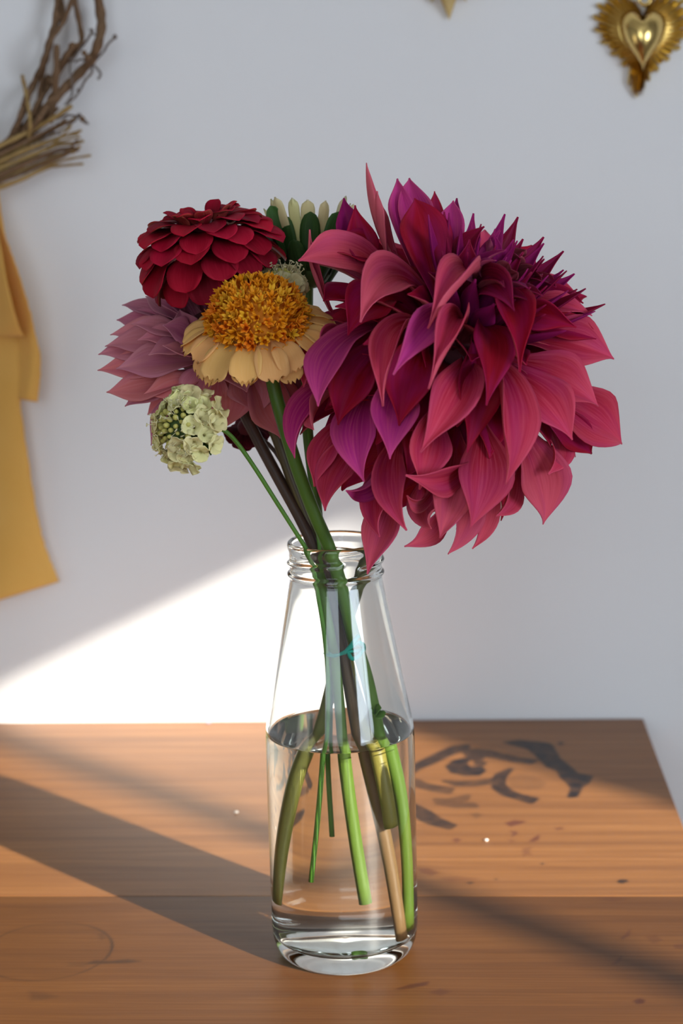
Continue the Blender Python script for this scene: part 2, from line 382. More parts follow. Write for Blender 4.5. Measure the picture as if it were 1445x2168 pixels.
def plank(y0, y1, dense):
    def axis_pts(a, b, zones, coarse):
        p = [a]; x = a
        while x < b - 1e-6:
            st = coarse
            for z0, z1, s in zones:
                if z0 - st < x < z1: st = s
            x = min(b, x + st); p.append(x)
        return np.array(p)
    e = 0.00015
    xs = axis_pts(XL + e, XR - e, [(-.28, XR, .0011)], .03) if dense else np.array([XL + e, XR - e])
    ys = axis_pts(y0 + e, y1 - e, [(-.13, 1, .0012)], .02) if dense else np.array([y0 + e, y1 - e])
    gx, gy = np.meshgrid(xs, ys, indexing='ij'); nx, ny = gx.shape
    V = np.stack([gx, gy, np.full(gx.shape, TZ)], -1).reshape(-1, 3)
    i = np.arange(nx - 1)[:, None] * ny + np.arange(ny - 1)[None, :]
    Fa = np.stack([i, i + ny, i + ny + 1, i + 1], -1).reshape(-1, 4)
    ring = [(k * ny) for k in range(nx)] + [(nx - 1) * ny + k for k in range(1, ny)] + [k * ny + ny - 1 for k in range(nx - 2, -1, -1)] + [k for k in range(ny - 2, 0, -1)]
    b = V[ring].copy(); n0 = len(V); m = len(ring)
    out = b.copy()
    out[:, 0] = np.where(b[:, 0] < XL + 2 * e, XL, np.where(b[:, 0] > XR - 2 * e, XR, b[:, 0]))
    out[:, 1] = np.where(b[:, 1] < y0 + 1.5 * e, y0, np.where(b[:, 1] > y1 - 1.5 * e, y1, b[:, 1]))
    out[:, 2] = TZ - e
    low = out.copy(); low[:, 2] = TZ - TH
    V = np.vstack([V, out, low])
    F = Fa.tolist()
    for lvl in (0, 1):
        for k in range(m):
            k2 = (k + 1) % m
            if lvl == 0: F.append([ring[k2], ring[k], n0 + k, n0 + k2])
            else: F.append([n0 + k2, n0 + k, n0 + m + k, n0 + m + k2])
    F.append([n0 + m + k for k in range(m)][::-1])
    o = mesh_obj('plank', V, F, M['wood'], tb, smooth=False, origin=tb.location)
    st = np.zeros(len(V)); sf = np.zeros(len(V))
    if dense:
        X, Y = V[:, 0], V[:, 1]
        def add(arr, P, wgt, soft=.0016, grow=1.5):
            lo = P.min(0) - .004; hi = P.max(0) + .004
            k = np.where((X > lo[0]) & (X < hi[0]) & (Y > lo[1]) & (Y < hi[1]))[0]
            if len(k): arr[k] = np.maximum(arr[k], wgt * poly_mask(X[k], Y[k], P, soft, grow))
        for c, wg in STAMP:
            pp = poly(c); add(st, pp, wg, .0016, 2.0 if np.ptp(pp[:, 0]) > .018 else .5)
        for c, wg in SCUFF: add(sf, poly(c), wg, .0016, .7)
        for c, wg in LSTAIN: add(st, poly(c, (0, 1450), .41522), wg * .75, .003, .6)
        d = np.abs(np.hypot(X - RINGC[0], Y - RINGC[1]) - RINGR)
        ang = np.arctan2(Y - RINGC[1], X - RINGC[0])
        st = np.maximum(st, np.clip(1.3 - d / .0010, 0, 1) * (0.50 + .25 * np.sin(2 * ang + 1.2)))
        inr = np.hypot(X - RINGC[0], Y - RINGC[1]) < RINGR
        st = np.maximum(st, np.where(inr, .06, 0))
    for nm, a in (('stain', st), ('scuff', sf)):
        at_ = o.data.attributes.new(nm, 'FLOAT', 'POINT'); at_.data.foreach_set('value', a.astype(np.float32))
    return o
plank(SEAM + .0003, YB, True).color = (.88, .86, .78, 1); plank(SEAM - .2, SEAM - .0003, True).color = (.40, .34, .19, 1); plank(YF, SEAM - .2006, False).color = (.55, .54, .53, 1)
for x in (XL + .05, XR - .09):
    for y in (YF + .05, YB - .09):
        bevel(box('leg', (x, y, 0), (x + .045, y + .045, TZ - TH), M['wood2'], tb, origin=tb.location), .003)
for q in (((XL + .06, YF + .06), (XR - .055, YF + .08)), ((XL + .06, YB - .08), (XR - .055, YB - .06)), ((XL + .06, YF + .08), (XL + .08, YB - .08)), ((XR - .075, YF + .08), (XR - .055, YB - .08))):
    box('apron', (q[0][0], q[0][1], TZ - .11), (q[1][0], q[1][1], TZ - TH), M['wood2'], tb, origin=tb.location)

# ------------------------------------------------------------------ bottle and water
RB = 0.0393
out_p = [(0.0, .0062), (.012, .0057), (.022, .0036), (.0285, .0011), (.0325, 0.0), (.0352, .0012), (.0378, .0055), (.0391, .012), (RB, .020), (RB, .060), (RB, .1180), (.0390, .1255), (.0378, .1315), (.0355, .143), (.0312, .166), (.0270, .189), (.0252, .1985), (.0241, .2045)]
neck = [(.0239, .2065), (.0243, .2075), (.0251, .2083), (.0251, .2092), (.0243, .2100)] + [(.0238, z) for z in np.linspace(.2106, .2200, 16)] + [(.0240, .2210), (.0245, .2222), (.0247, .2238), (.0244, .2252), (.0236, .2258)]
in_a = [(.0226, .2255), (.0219, .2240), (.0217, .2200), (.0216, .2060), (.0221, .2030), (.0236, .1965), (.0252, .188), (.0296, .165), (.0338, .143), (.0362, .130), (.0371, .1255), (.0372, .1235)]
in_b = [(.0372, .1235), (.0373, .1180), (.0373, .060), (.0373, .022), (.0368, .0145), (.0345, .0108), (.028, .0096), (.015, .0104), (0.0, .0112)]
NS = 128
prof = np.vstack([rough_prof(out_p, 2), np.array(neck), rough_prof(in_a, 2)])   # below the water line the inner face is the side of the water
V, F = lathe_geo(prof, NS)
th = np.arctan2(V[:, 1], V[:, 0])
for t0, span, zc0 in ((math.radians(165), math.radians(120), .2150), (math.radians(-60), math.radians(115), .2148), (math.radians(50), math.radians(100), .2150)):
    d = (th - t0 + 2 * PI) % (2 * PI)
    on = np.clip(np.minimum(d, span - d) / math.radians(9), 0, 1); on = np.where(d < span, on, 0); on = on * on * (3 - 2 * on)
    zc = zc0 + .0034 * d / span - .0010
    bump = .0015 * on * np.exp(-((V[:, 2] - zc) / .00105) ** 2)
    r = np.hypot(V[:, 0], V[:, 1]); outer = (r > .0234) & (V[:, 2] > .2103) & (V[:, 2] < .2206)
    k = np.where(outer, 1 + bump / np.maximum(r, 1e-6), 1.0); V[:, 0] *= k; V[:, 1] *= k
F = [tuple(f) for f in F]
bt = thing('glass_bottle', (0, 0, TZ), 'clear wide-necked glass bottle half full of water holding the bouquet', 'bottle')
ZWAT = .1235
gb = mesh_obj('bottle_body', V, F, M['glass'], bt)
def close_poles(o, recalc=True):                    # weld the degenerate poles of a lathe
    import bmesh
    b = bmesh.new(); b.from_mesh(o.data); bmesh.ops.remove_doubles(b, verts=b.verts, dist=1e-6)
    bmesh.ops.recalc_face_normals(b, faces=b.faces) if recalc else None; b.to_mesh(o.data); b.free()
close_poles(gb)
wside = rough_prof(in_b, 2)[::-1]
wtop = [(.0369, ZWAT + .0001), (.0364, ZWAT - .0003), (.0357, ZWAT - .0006), (.0345, ZWAT - .0007), (.032, ZWAT - .0007), (.02, ZWAT - .0007), (.01, ZWAT - .0007), (0.0, ZWAT - .0007)]
V, F = lathe_geo(np.vstack([wside, np.array(wtop)]), NS)
nfs = (len(wside) - 1) * NS
wt = mesh_obj('water', V, F, [M['water'], M['water_side']]); wt.location = (0, 0, TZ); close_poles(wt)
pn = np.array([(p.center[2], p.normal[2]) for p in wt.data.polygons]); wt.data.polygons.foreach_set('material_index', (~((pn[:, 0] > ZWAT - .002) & (pn[:, 1] > .3))).astype(np.int32))
_q = gb.data.polygons[NS * 20]; assert _q.normal[0] * _q.center[0] + _q.normal[1] * _q.center[1] > 0, 'bottle normals'
tag(wt, 'clear still water filling the lower half of the glass bottle', 'water')
for o in (gb, wt): o.cycles.is_caustics_caster = True
sun.cycles.is_caustics_light = True
RECV = []
def receive(o): o.cycles.is_caustics_receiver = True
for o in list(tb.children):
    if o.name.startswith('plank'): receive(o)

# ------------------------------------------------------------------ flower kit
TOW = -_F                                # towards the viewer's side of the room
def pt(x, y, d, D):                      # pixel and offset d towards the room from depth D
    return CP + (_F * FPX + _R * (x - 722.5) - _U * (y - 1084.0)) / FPX * (D - d)
def depth_of(P): return float((np.asarray(P) - CP) @ _F)
def smooth(x): x = np.clip(x, 0, 1); return x * x * (3 - 2 * x)
def profile(t, kind):
    if kind == 'point':
        return np.where(t < .6, .22 + .78 * smooth(t / .6), np.maximum(0, 1 - ((t - .6) / .4) ** 1.7) ** 1.35)
    if kind == 'narrow':
        return np.where(t < .45, .45 + .55 * smooth(t / .45), np.maximum(0, 1 - ((t - .45) / .55) ** 1.9))
    if kind == 'round':
        return np.where(t < .6, .32 + .68 * smooth(t / .6), np.sqrt(np.maximum(0.0, 1 - ((t - .6) / .4) ** 2.6)))
    if kind == 'blunt':
        return np.where(t < .62, .35 + .65 * smooth(t / .62), np.where(t < .85, 1.0, 1 - .5 * ((t - .85) / .15) ** 2.5))
    if kind == 'strap':
        return np.where(t < .3, .5 + .5 * smooth(t / .3), np.where(t < .86, 1.0, np.sqrt(np.maximum(0.04, 1 - ((t - .86) / .145) ** 2))))
def petal_geo(B, T, N, width, cup=1.2, bulge=.15, kind='point', nt=15, ns=9, tipcurl=0.0, twist=0.0, wave=0.0, cup_base=2.6, thick=.00045, skew=0.0, bulge_dir=None, notch=0.0, phase=0.0, flare=0.0, crease=0.0, side=0.0):
    B = np.asarray(B, float); T = np.asarray(T, float); N = np.asarray(N, float)
    L = np.linalg.norm(T - B); d0 = (T - B) / L
    bd = nrm(N - d0 * (N @ d0)) if bulge_dir is None else nrm(bulge_dir - d0 * (bulge_dir @ d0))
    ctl = (B + T) / 2 + bd * bulge * 2 * L
    t = np.linspace(0, 1, nt); t = 1 - (1 - t) ** 1.25
    Sx = ((1 - t) ** 2)[:, None] * B + (2 * t * (1 - t))[:, None] * ctl + (t ** 2)[:, None] * T
    Sx = Sx + bd * (tipcurl * L * t ** 4)[:, None]
    Sx = Sx + np.cross(d0, bd) * (side * L * t ** 3)[:, None]
    Tg = np.gradient(Sx, axis=0); Tg /= np.linalg.norm(Tg, axis=1)[:, None]
    wd = profile(t, kind) * width / 2
    wd[-1] = max(wd[-1], width * .004)
    cu = cup_base * (1 - smooth(t / .45)) + cup * smooth(t / .45); cu = np.maximum(cu + .7 * cup * smooth((t - .7) / .3), .05)
    s = np.linspace(-1, 1, ns)
    top = np.zeros((nt, ns, 3)); nor = np.zeros((nt, ns, 3))
    for i in range(nt):
        n = nrm(N - Tg[i] * (N @ Tg[i])); b = np.cross(Tg[i], n)
        a = twist * (t[i] - .3); n, b = n * math.cos(a) + b * math.sin(a), b * math.cos(a) - n * math.sin(a)
        ph = cu[i] / 2
        # cross-section: two halves that curl up by different amounts, margins flaring back out
        fl = flare * smooth((t[i] - .25) / .4)
        def half(sv, k):
            q = np.linspace(0, 1, 13); a_ = ph * k * (q - fl * 1.9 * np.maximum(0, q - .5) ** 1.5) + crease * (1 - q)
            xi = np.r_[0, np.cumsum((np.cos(a_[1:]) + np.cos(a_[:-1])) / 24)]; zi = np.r_[0, np.cumsum((np.sin(a_[1:]) + np.sin(a_[:-1])) / 24)]
            return np.interp(sv, q, xi) * wd[i], np.interp(sv, q, zi) * wd[i], np.interp(sv, q, a_)
        xr, zr, ar = half(np.maximum(s, 0), 1 + skew); xl, zl, al_ = half(np.maximum(-s, 0), 1 - skew)
        x = np.where(s >= 0, xr, -xl); z = np.where(s >= 0, zr, zl); ang = np.where(s >= 0, ar, -al_)
        z = z + wave * wd[i] * np.abs(s) ** 2 * np.sin(t[i] * 8 + np.sign(s) * 1.6 + phase)
        z = z - .06 * wd[i] * np.cos(s * 2 * PI * .95) * .25           # shallow lengthwise ribs
        top[i] = Sx[i] + np.outer(x, b) + np.outer(z, n)
        if notch: top[i] += np.outer(notch * L * (np.cos(3 * PI * s + phase) * .5 - s ** 2 * .6) * t[i] ** 8, Tg[i])
        nor[i] = np.outer(np.cos(ang), n) - np.outer(np.sin(ang), b)
    bot = top - nor * thick
    V = np.vstack([top.reshape(-1, 3), bot.reshape(-1, 3)]); M0 = nt * ns
    F = []; mi = []
    for i in range(nt - 1):
        for k in range(ns - 1):
            a = i * ns + k; F.append((a, a + 1, a + ns + 1, a + ns)); mi.append(0)
            F.append((M0 + a, M0 + a + ns, M0 + a + ns + 1, M0 + a + 1)); mi.append(1)
    rim = [i * ns for i in range(nt)] + [(nt - 1) * ns + k for k in range(1, ns)] + [i * ns + ns - 1 for i in range(nt - 2, -1, -1)] + [k for k in range(ns - 2, 0, -1)]
    for a, b in zip(rim, rim[1:] + rim[:1]): F.append((a, b, M0 + b, M0 + a)); mi.append(0)
    uu = np.tile((s + 1) / 2, nt); vv = np.repeat(t, ns); uv = np.stack([uu, vv], -1)
    return V, F, np.vstack([uv, uv]), mi
def petal(parent, mats, col, *a, name='petal', **k):
    V, F, uv, mi = petal_geo(*a, **k)
    o = mesh_obj(name, V, F, mats, parent, mat_idx=mi, uv=uv, origin=np.array(parent.location))
    o.color = (*col, 1); return o
def jit(col, a=.12):
    k = 1 + random.uniform(-a, a); return tuple(min(1.0, max(0, c * k * (1 + random.uniform(-a, a) * .5))) for c in col)
def frame_of(A):
    A = nrm(A); e1 = nrm(np.cross(A, [0.3, 0.2, 0.9])); return A, e1, np.cross(A, e1)
def stem(parent, pts, rad, mat, n=44, ns=10, r1=None):
    path = spline(pts, n); r = np.linspace(rad, r1 or rad, n)
    o = tube('stem', path, r, mat, parent, ns, origin=np.array(parent.location)); receive(o); return o

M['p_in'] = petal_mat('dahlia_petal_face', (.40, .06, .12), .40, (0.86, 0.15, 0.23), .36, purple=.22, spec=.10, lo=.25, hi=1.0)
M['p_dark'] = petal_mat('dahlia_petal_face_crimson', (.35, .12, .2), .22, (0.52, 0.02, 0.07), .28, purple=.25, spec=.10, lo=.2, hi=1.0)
M['p_out'] = petal_mat('dahlia_petal_back', .6, .2, (0.84, 0.20, 0.26), .3, back=(0.75, 0.19, 0.22), spec=.12)
M['k_in'] = petal_mat('dusty_petal_face', .62, .30, (0.80, 0.42, 0.46), .25, purple=.22)
M['k_out'] = petal_mat('dusty_petal_back', .75, .2, (0.80, 0.45, 0.45), .3, back=(0.7, 0.38, 0.38))
M['z_in'] = petal_mat('zinnia_petal_face', .30, .10, (0.60, 0.03, 0.07), .15, trans=.1, rough=.6, spec=.10)
M['z_out'] = petal_mat('zinnia_petal_back', .8, .1, (0.5, 0.42, 0.16), .3, trans=.1)
M['o_in'] = petal_mat('peach_petal', .8, .15, (0.95, 0.66, 0.34), .18, trans=.25, rough=.6)
M['floret'] = petal_mat('floret', .85, .35, (1.0, 0.50, 0.04), .1, trans=.3, rough=.5)
M['cream'] = petal_mat('cream_petal', .80, .2, (0.95, 0.92, 0.66), .15, trans=.25, rough=.6)
M['bract'] = petal_mat('green_bract', .6, .12, (0.12, 0.24, 0.05), .25, trans=.1)
M['green'] = stem_mat('green_stem', (0.075, 0.17, 0.022), (0.085, 0.15, 0.018))
M['green2'] = stem_mat('fresh_green_stem', (0.10, 0.26, 0.03), (0.06, 0.17, 0.02))
M['dgreen'] = stem_mat('olive_stem', (0.05, 0.055, 0.018), (0.15, 0.15, 0.03))
M['purple'] = stem_mat('purple_brown_stem', (0.028, 0.013, 0.013), (0.17, 0.10, 0.045))
M['olive'] = stem_mat('olive_brown_stem', (0.030, 0.014, 0.013), (0.20, 0.17, 0.03))
M['core'] = plain('dark_flower_base', (0.10, 0.012, 0.02), .7)
M['greencore'] = plain('green_receptacle', (0.05, 0.09, 0.02), .7)

# ------------------------------------------------------------------ large magenta dahlia
CX, CY = 955.0, 772.0
dC = at(CX, CY, -0.015); dD = depth_of(dC); PXM = dD / FPX
dR = 0.100
dahlia = thing('dahlia', dC, 'huge magenta and crimson dahlia with long pointed petals, leaning over the bottle neck', 'flower')
A = nrm(.43 * _R + .70 * _U + .56 * TOW)
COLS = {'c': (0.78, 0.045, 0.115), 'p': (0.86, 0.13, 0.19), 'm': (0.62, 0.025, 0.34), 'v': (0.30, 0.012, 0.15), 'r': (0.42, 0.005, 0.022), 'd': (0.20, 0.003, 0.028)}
def hero(bx, by, tx, ty, wpx, col, cup=1.25, bulge=.14, front=1.0, tipcurl=-.01, twist=0.0, roll=0.0, kind='point', skew=0.0, base_k=.42, dtip=None, cb=2.6, wave=.20):
    rt = math.hypot(tx - CX, ty - CY) * PXM; rb_ = math.hypot(bx - CX, by - CY) * PXM
    dt = math.sqrt(max(0.0, dR ** 2 - rt ** 2)) * front if dtip is None else dtip
    db = math.sqrt(max(0.0, (base_k * dR) ** 2 - rb_ ** 2)) * (front if front > 0 else .2)
    B = pt(bx, by, db, dD); T = pt(tx, ty, dt, dD)
    mid = (B + T) / 2
    rad = nrm(mid - dC)
    N = nrm(rad * .55 + A * .35 + TOW * .45)
    if roll:
        ax = nrm(T - B); N = N * math.cos(roll) + np.cross(ax, N) * math.sin(roll)
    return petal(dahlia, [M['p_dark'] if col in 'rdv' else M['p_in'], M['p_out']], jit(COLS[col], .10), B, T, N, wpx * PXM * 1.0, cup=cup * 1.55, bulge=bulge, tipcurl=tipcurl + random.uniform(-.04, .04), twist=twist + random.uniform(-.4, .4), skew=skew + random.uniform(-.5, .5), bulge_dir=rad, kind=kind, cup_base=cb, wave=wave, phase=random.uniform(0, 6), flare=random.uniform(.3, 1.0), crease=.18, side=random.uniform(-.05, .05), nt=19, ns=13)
HERO = [
 # top fan, standing up behind the bud
 (850, 590, 775, 345, 72, 'p', dict(front=.1, roll=.9, cup=1.6, bulge=.08, dtip=-.005)), (852, 600, 792, 405, 78, 'p', dict(front=.5, roll=.7, cup=1.5, dtip=.02)),
 (890, 610, 835, 374, 70, 'm', dict(dtip=-.012, bulge=.06)), (915, 610, 861, 369, 84, 'm', dict(dtip=-.018, bulge=.06)),
 (930, 650, 882, 415, 122, 'r', dict(dtip=.018, bulge=.08, cup=1.0)), (930, 580, 917, 399, 46, 'r', dict(dtip=-.03, bulge=.04)),
 (945, 620, 955, 424, 74, 'm', dict(dtip=-.004, bulge=.07)), (950, 600, 968, 422, 40, 'v', dict(dtip=-.02, bulge=.05)),
 (800, 620, 720, 422, 96, 'v', dict(dtip=-.002, bulge=.05, roll=.4)), (815, 640, 745, 436, 84, 'r', dict(dtip=.004, bulge=.05, roll=.3)),
 (700, 660, 655, 486, 44, 'p', dict(dtip=.012, cup=3.4, cb=3.6, bulge=.06)),
 # left, horizontal
 (835, 590, 636, 556, 118, 'p', dict(dtip=.028, roll=-.35, cup=1.3, tipcurl=.02, bulge=.16)), (855, 590, 690, 535, 110, 'r', dict(dtip=.01, bulge=.12)),
 (900, 620, 756, 668, 112, 'p', dict(dtip=.072, roll=-.5, cup=1.5, bulge=.20)), (1000, 635, 900, 688, 110, 'c', dict(dtip=.088, cup=2.4, cb=3.0, bulge=.28, roll=.25, wave=0)),
 (985, 640, 1100, 655, 78, 'd', dict(dtip=.085, roll=1.1, bulge=.18, cup=.9)), (1015, 650, 1095, 776, 104, 'r', dict(dtip=.085, cup=2.0, bulge=.22)),
 (1050, 690, 1216, 700, 76, 'r', dict(dtip=.055, roll=.5, cup=1.5, bulge=.16)), (1080, 660, 1253, 673, 56, 'c', dict(dtip=.02, roll=.4)),
 (1075, 700, 1273, 715, 66, 'r', dict(dtip=.026, roll=.3)), (1080, 720, 1299, 755, 112, 'c', dict(dtip=.022, cup=1.0)),
 (1085, 640, 1235, 645, 52, 'r', dict(dtip=.018, roll=.6)), (1080, 620, 1222, 622, 48, 'c', dict(dtip=.0, roll=.6)), (1070, 610, 1176, 611, 46, 'd', dict(dtip=.03, roll=.6)),
 # right and lower right
 (1060, 760, 1271, 850, 112, 'c', dict(cup=1.0, dtip=.036)), (1090, 800, 1319, 941, 122, 'c', dict(cup=.9, dtip=-.004)), (1085, 820, 1250, 966, 84, 'r', dict(dtip=.004)),
 (1050, 775, 1214, 932, 122, 'c', dict(cup=1.1, dtip=.055)), (1025, 750, 1084, 1027, 128, 'c', dict(cup=1.7, bulge=.20, dtip=.070, skew=.3)),
 (1075, 880, 1163, 1106, 118, 'p', dict(cup=.9, dtip=.012)), (1090, 900, 1140, 1030, 90, 'c', dict(dtip=.02)), (1110, 880, 1288, 886, 34, 'm', dict(dtip=-.02)),
 # bottom
 (985, 765, 902, 965, 112, 'c', dict(cup=1.6, bulge=.22, dtip=.082)), (1010, 880, 994, 1116, 124, 'c', dict(cup=1.0, dtip=.045)), (1060, 920, 1051, 1101, 84, 'c', dict(dtip=.03)),
 (1020, 980, 1010, 1162, 50, 'p', dict(dtip=-.008)), (965, 910, 930, 1137, 106, 'p', dict(cup=1.2, dtip=.040)), (980, 960, 951, 1175, 92, 'p', dict(dtip=.016, cup=1.0)),
 (865, 970, 779, 1214, 88, 'p', dict(dtip=.020, cup=1.3)), (840, 930, 810, 1140, 72, 'c', dict(dtip=.034)), (862, 900, 848, 1124, 84, 'c', dict(dtip=.046)),
 (950, 1030, 858, 1160, 66, 'p', dict(dtip=.004)), (1000, 930, 866, 1006, 84, 'c', dict(dtip=.075, roll=-.6, cup=1.5)), (935, 980, 857, 1057, 48, 'c', dict(dtip=.058)),
 (925, 860, 895, 1040, 100, 'c', dict(dtip=.055, cup=1.2)), (1130, 860, 1165, 1010, 80, 'c', dict(dtip=.03)), (900, 1000, 905, 1120, 80, 'p', dict(dtip=.02)),
 # lower left
 (875, 790, 825, 970, 104, 'm', dict(dtip=.070, cup=.9)), (800, 810, 764, 1011, 98, 'm', dict(dtip=.048, cup=1.0)), (845, 960, 738, 1040, 70, 'm', dict(dtip=.038, roll=-.5)),
 (800, 900, 682, 1080, 94, 'c', dict(dtip=.012)), (760, 870, 669, 1032, 76, 'c', dict(dtip=.008)), (740, 790, 616, 966, 90, 'm', dict(dtip=.022, cup=1.1)),
 (735, 810, 669, 919, 62, 'p', dict(dtip=.040, roll=.7, cup=1.6)), (815, 690, 669, 848, 116, 'm', dict(dtip=.062, cup=.8, roll=.25)), (730, 720, 645, 820, 62, 'c', dict(dtip=.018)),
 (890, 690, 800, 850, 92, 'c', dict(dtip=.082, cup=2.2, bulge=.22)), (950, 690, 832, 800, 84, 'm', dict(dtip=.094, cup=1.6, roll=-.35, bulge=.22)),
 (970, 700, 894, 822, 104, 'c', dict(dtip=.098, cup=3.2, cb=3.2, bulge=.26)), (770, 700, 690, 765, 66, 'c', dict(dtip=.044, cup=2.2, roll=-.5)),
 (1000, 720, 980, 955, 110, 'r', dict(dtip=.070, bulge=.16)), (1010, 690, 1030, 850, 96, 'r', dict(dtip=.088, bulge=.18)),
 (860, 640, 735, 700, 110, 'r', dict(dtip=.05, bulge=.16)), (800, 660, 680, 640, 110, 'r', dict(dtip=.022, bulge=.12)), (830, 720, 720, 900, 110, 'r', dict(dtip=.045)), (900, 720, 850, 900, 120, 'r', dict(dtip=.068)),
 # bud: small dark upright petals
 (960, 620, 1020, 479, 66, 'd', dict(dtip=.034, bulge=.10, front=.8)), (975, 640, 1000, 510, 70, 'd', dict(dtip=.05, bulge=.10)), (1000, 620, 1058, 486, 34, 'v', dict(dtip=.030)),
 (1010, 620, 1045, 493, 32, 'v', dict(dtip=.034)), (1005, 615, 1035, 505, 34, 'v', dict(dtip=.04)), (1050, 600, 1112, 525, 48, 'd', dict(dtip=.022)), (1060, 610, 1100, 540, 40, 'd', dict(dtip=.03)),
 (1055, 620, 1130, 566, 44, 'd', dict(dtip=.03)), (1065, 625, 1145, 578, 40, 'd', dict(dtip=.034)), (1060, 630, 1150, 600, 40, 'd', dict(dtip=.036)),
 (995, 655, 1062, 530, 46, 'v', dict(dtip=.066, roll=.4)), (985, 660, 1050, 545, 44, 'v', dict(dtip=.072, roll=.4)), (1015, 660, 1075, 560, 42, 'd', dict(dtip=.070)), (1025, 665, 1100, 575, 44, 'd', dict(dtip=.064)),
 (1030, 670, 1120, 605, 44, 'v', dict(dtip=.064, roll=.4)), (1020, 680, 1112, 632, 46, 'd', dict(dtip=.07, roll=.5)), (1000, 670, 1075, 600, 40, 'd', dict(dtip=.08)), (1040, 650, 1145, 625, 44, 'd', dict(dtip=.052, roll=.4)),
]
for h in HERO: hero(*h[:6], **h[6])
_, e1, e2 = frame_of(A)
for i in range(54):                                               # tight pointed petals of the bud
    f = (i + .5) / 54; al = math.radians(3 + 36 * f ** .7); ph = i * 2.399963
    e = e1 * math.cos(ph) + e2 * math.sin(ph); u = A * math.cos(al) + e * math.sin(al)
    B = dC + A * .022 + e * .010 * f; T = dC + u * (.068 + .010 * f + random.uniform(-.004, .004))
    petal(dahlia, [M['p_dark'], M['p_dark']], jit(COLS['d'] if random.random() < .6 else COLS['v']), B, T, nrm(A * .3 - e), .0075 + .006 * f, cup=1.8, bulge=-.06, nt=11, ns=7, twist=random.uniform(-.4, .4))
nfill = 110
for i in range(nfill):                                             # the spiral of petals that fills the head
    f = (i + .5) / nfill
    al = math.radians(38 + 126 * f ** .85); ph = i * 2.399963
    e = e1 * math.cos(ph) + e2 * math.sin(ph); u = A * math.cos(al) + e * math.sin(al)
    rt = .060 + .030 * smooth(al / 1.3)
    B = dC + A * .016 * math.cos(al) + e * .014 * math.sin(al); T = dC + u * rt
    if al > .5: T = dC + u * rt * (.74 if depth_of(T) < dD + .015 else .95)
    N = nrm(A * .8 + e * .15 + u * .2)
    wdt = .014 + .016 * smooth(al / 1.2)
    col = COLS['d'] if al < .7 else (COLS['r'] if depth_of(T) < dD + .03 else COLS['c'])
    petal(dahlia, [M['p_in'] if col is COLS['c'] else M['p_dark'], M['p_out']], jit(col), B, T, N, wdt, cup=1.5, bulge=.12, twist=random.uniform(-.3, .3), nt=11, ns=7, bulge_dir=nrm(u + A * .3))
V, F = ball_geo((0, 0, 0), .026, 16, 10); mesh_obj('receptacle', V, F, M['core'], dahlia)
Dst = M['dgreen']
stem(dahlia, [dC + _U * -.01, at(845, 1000, .005), at(803, 1090, .004), at(778, 1175, .002), at(752, 1255, 0.001), at(718, 1380, -.001), at(692, 1490, -.002), at(672, 1560, -.003), at(648, 1640, -.004), at(625, 1780, -.004), at(611, 1905, -.004)], .0034, Dst)

# ------------------------------------------------------------------ dusty pink dahlia
KX, KY = 455.0, 735.0
kC = at(KX, KY, .022); kD = depth_of(kC); KM = kD / FPX; kR = .060
pink = thing('dahlia', kC, 'dusty pink dahlia tucked behind the orange zinnia and the cream scabious', 'flower')
KC = {'p': (0.74, 0.22, 0.27), 'q': (0.66, 0.17, 0.28), 'd': (0.46, 0.10, 0.17), 'c': (0.78, 0.19, 0.19)}
def kp(bx, by, tx, ty, wpx, col, dt, cup=1.1, bulge=.1, roll=0.0, tipcurl=0.0, db=.01, kind='point'):
    B = pt(bx, by, db, kD); T = pt(tx, ty, dt, kD); rad = nrm((B + T) / 2 - kC)
    N = nrm(rad * .3 + TOW * .55 + _U * .45)
    if roll: ax = nrm(T - B); N = N * math.cos(roll) + np.cross(ax, N) * math.sin(roll)
    petal(pink, [M['k_in'], M['k_out']], jit(KC[col], .1), B, T, N, wpx * KM * 1.1, cup=cup, bulge=bulge, tipcurl=tipcurl, bulge_dir=rad + _U * .3, cup_base=1.8, kind=kind, wave=.18, flare=random.uniform(.2, .9), crease=.15, skew=random.uniform(-.4, .4), side=random.uniform(-.05, .05), twist=random.uniform(-.3, .3), nt=17, ns=11, phase=random.uniform(0, 6))
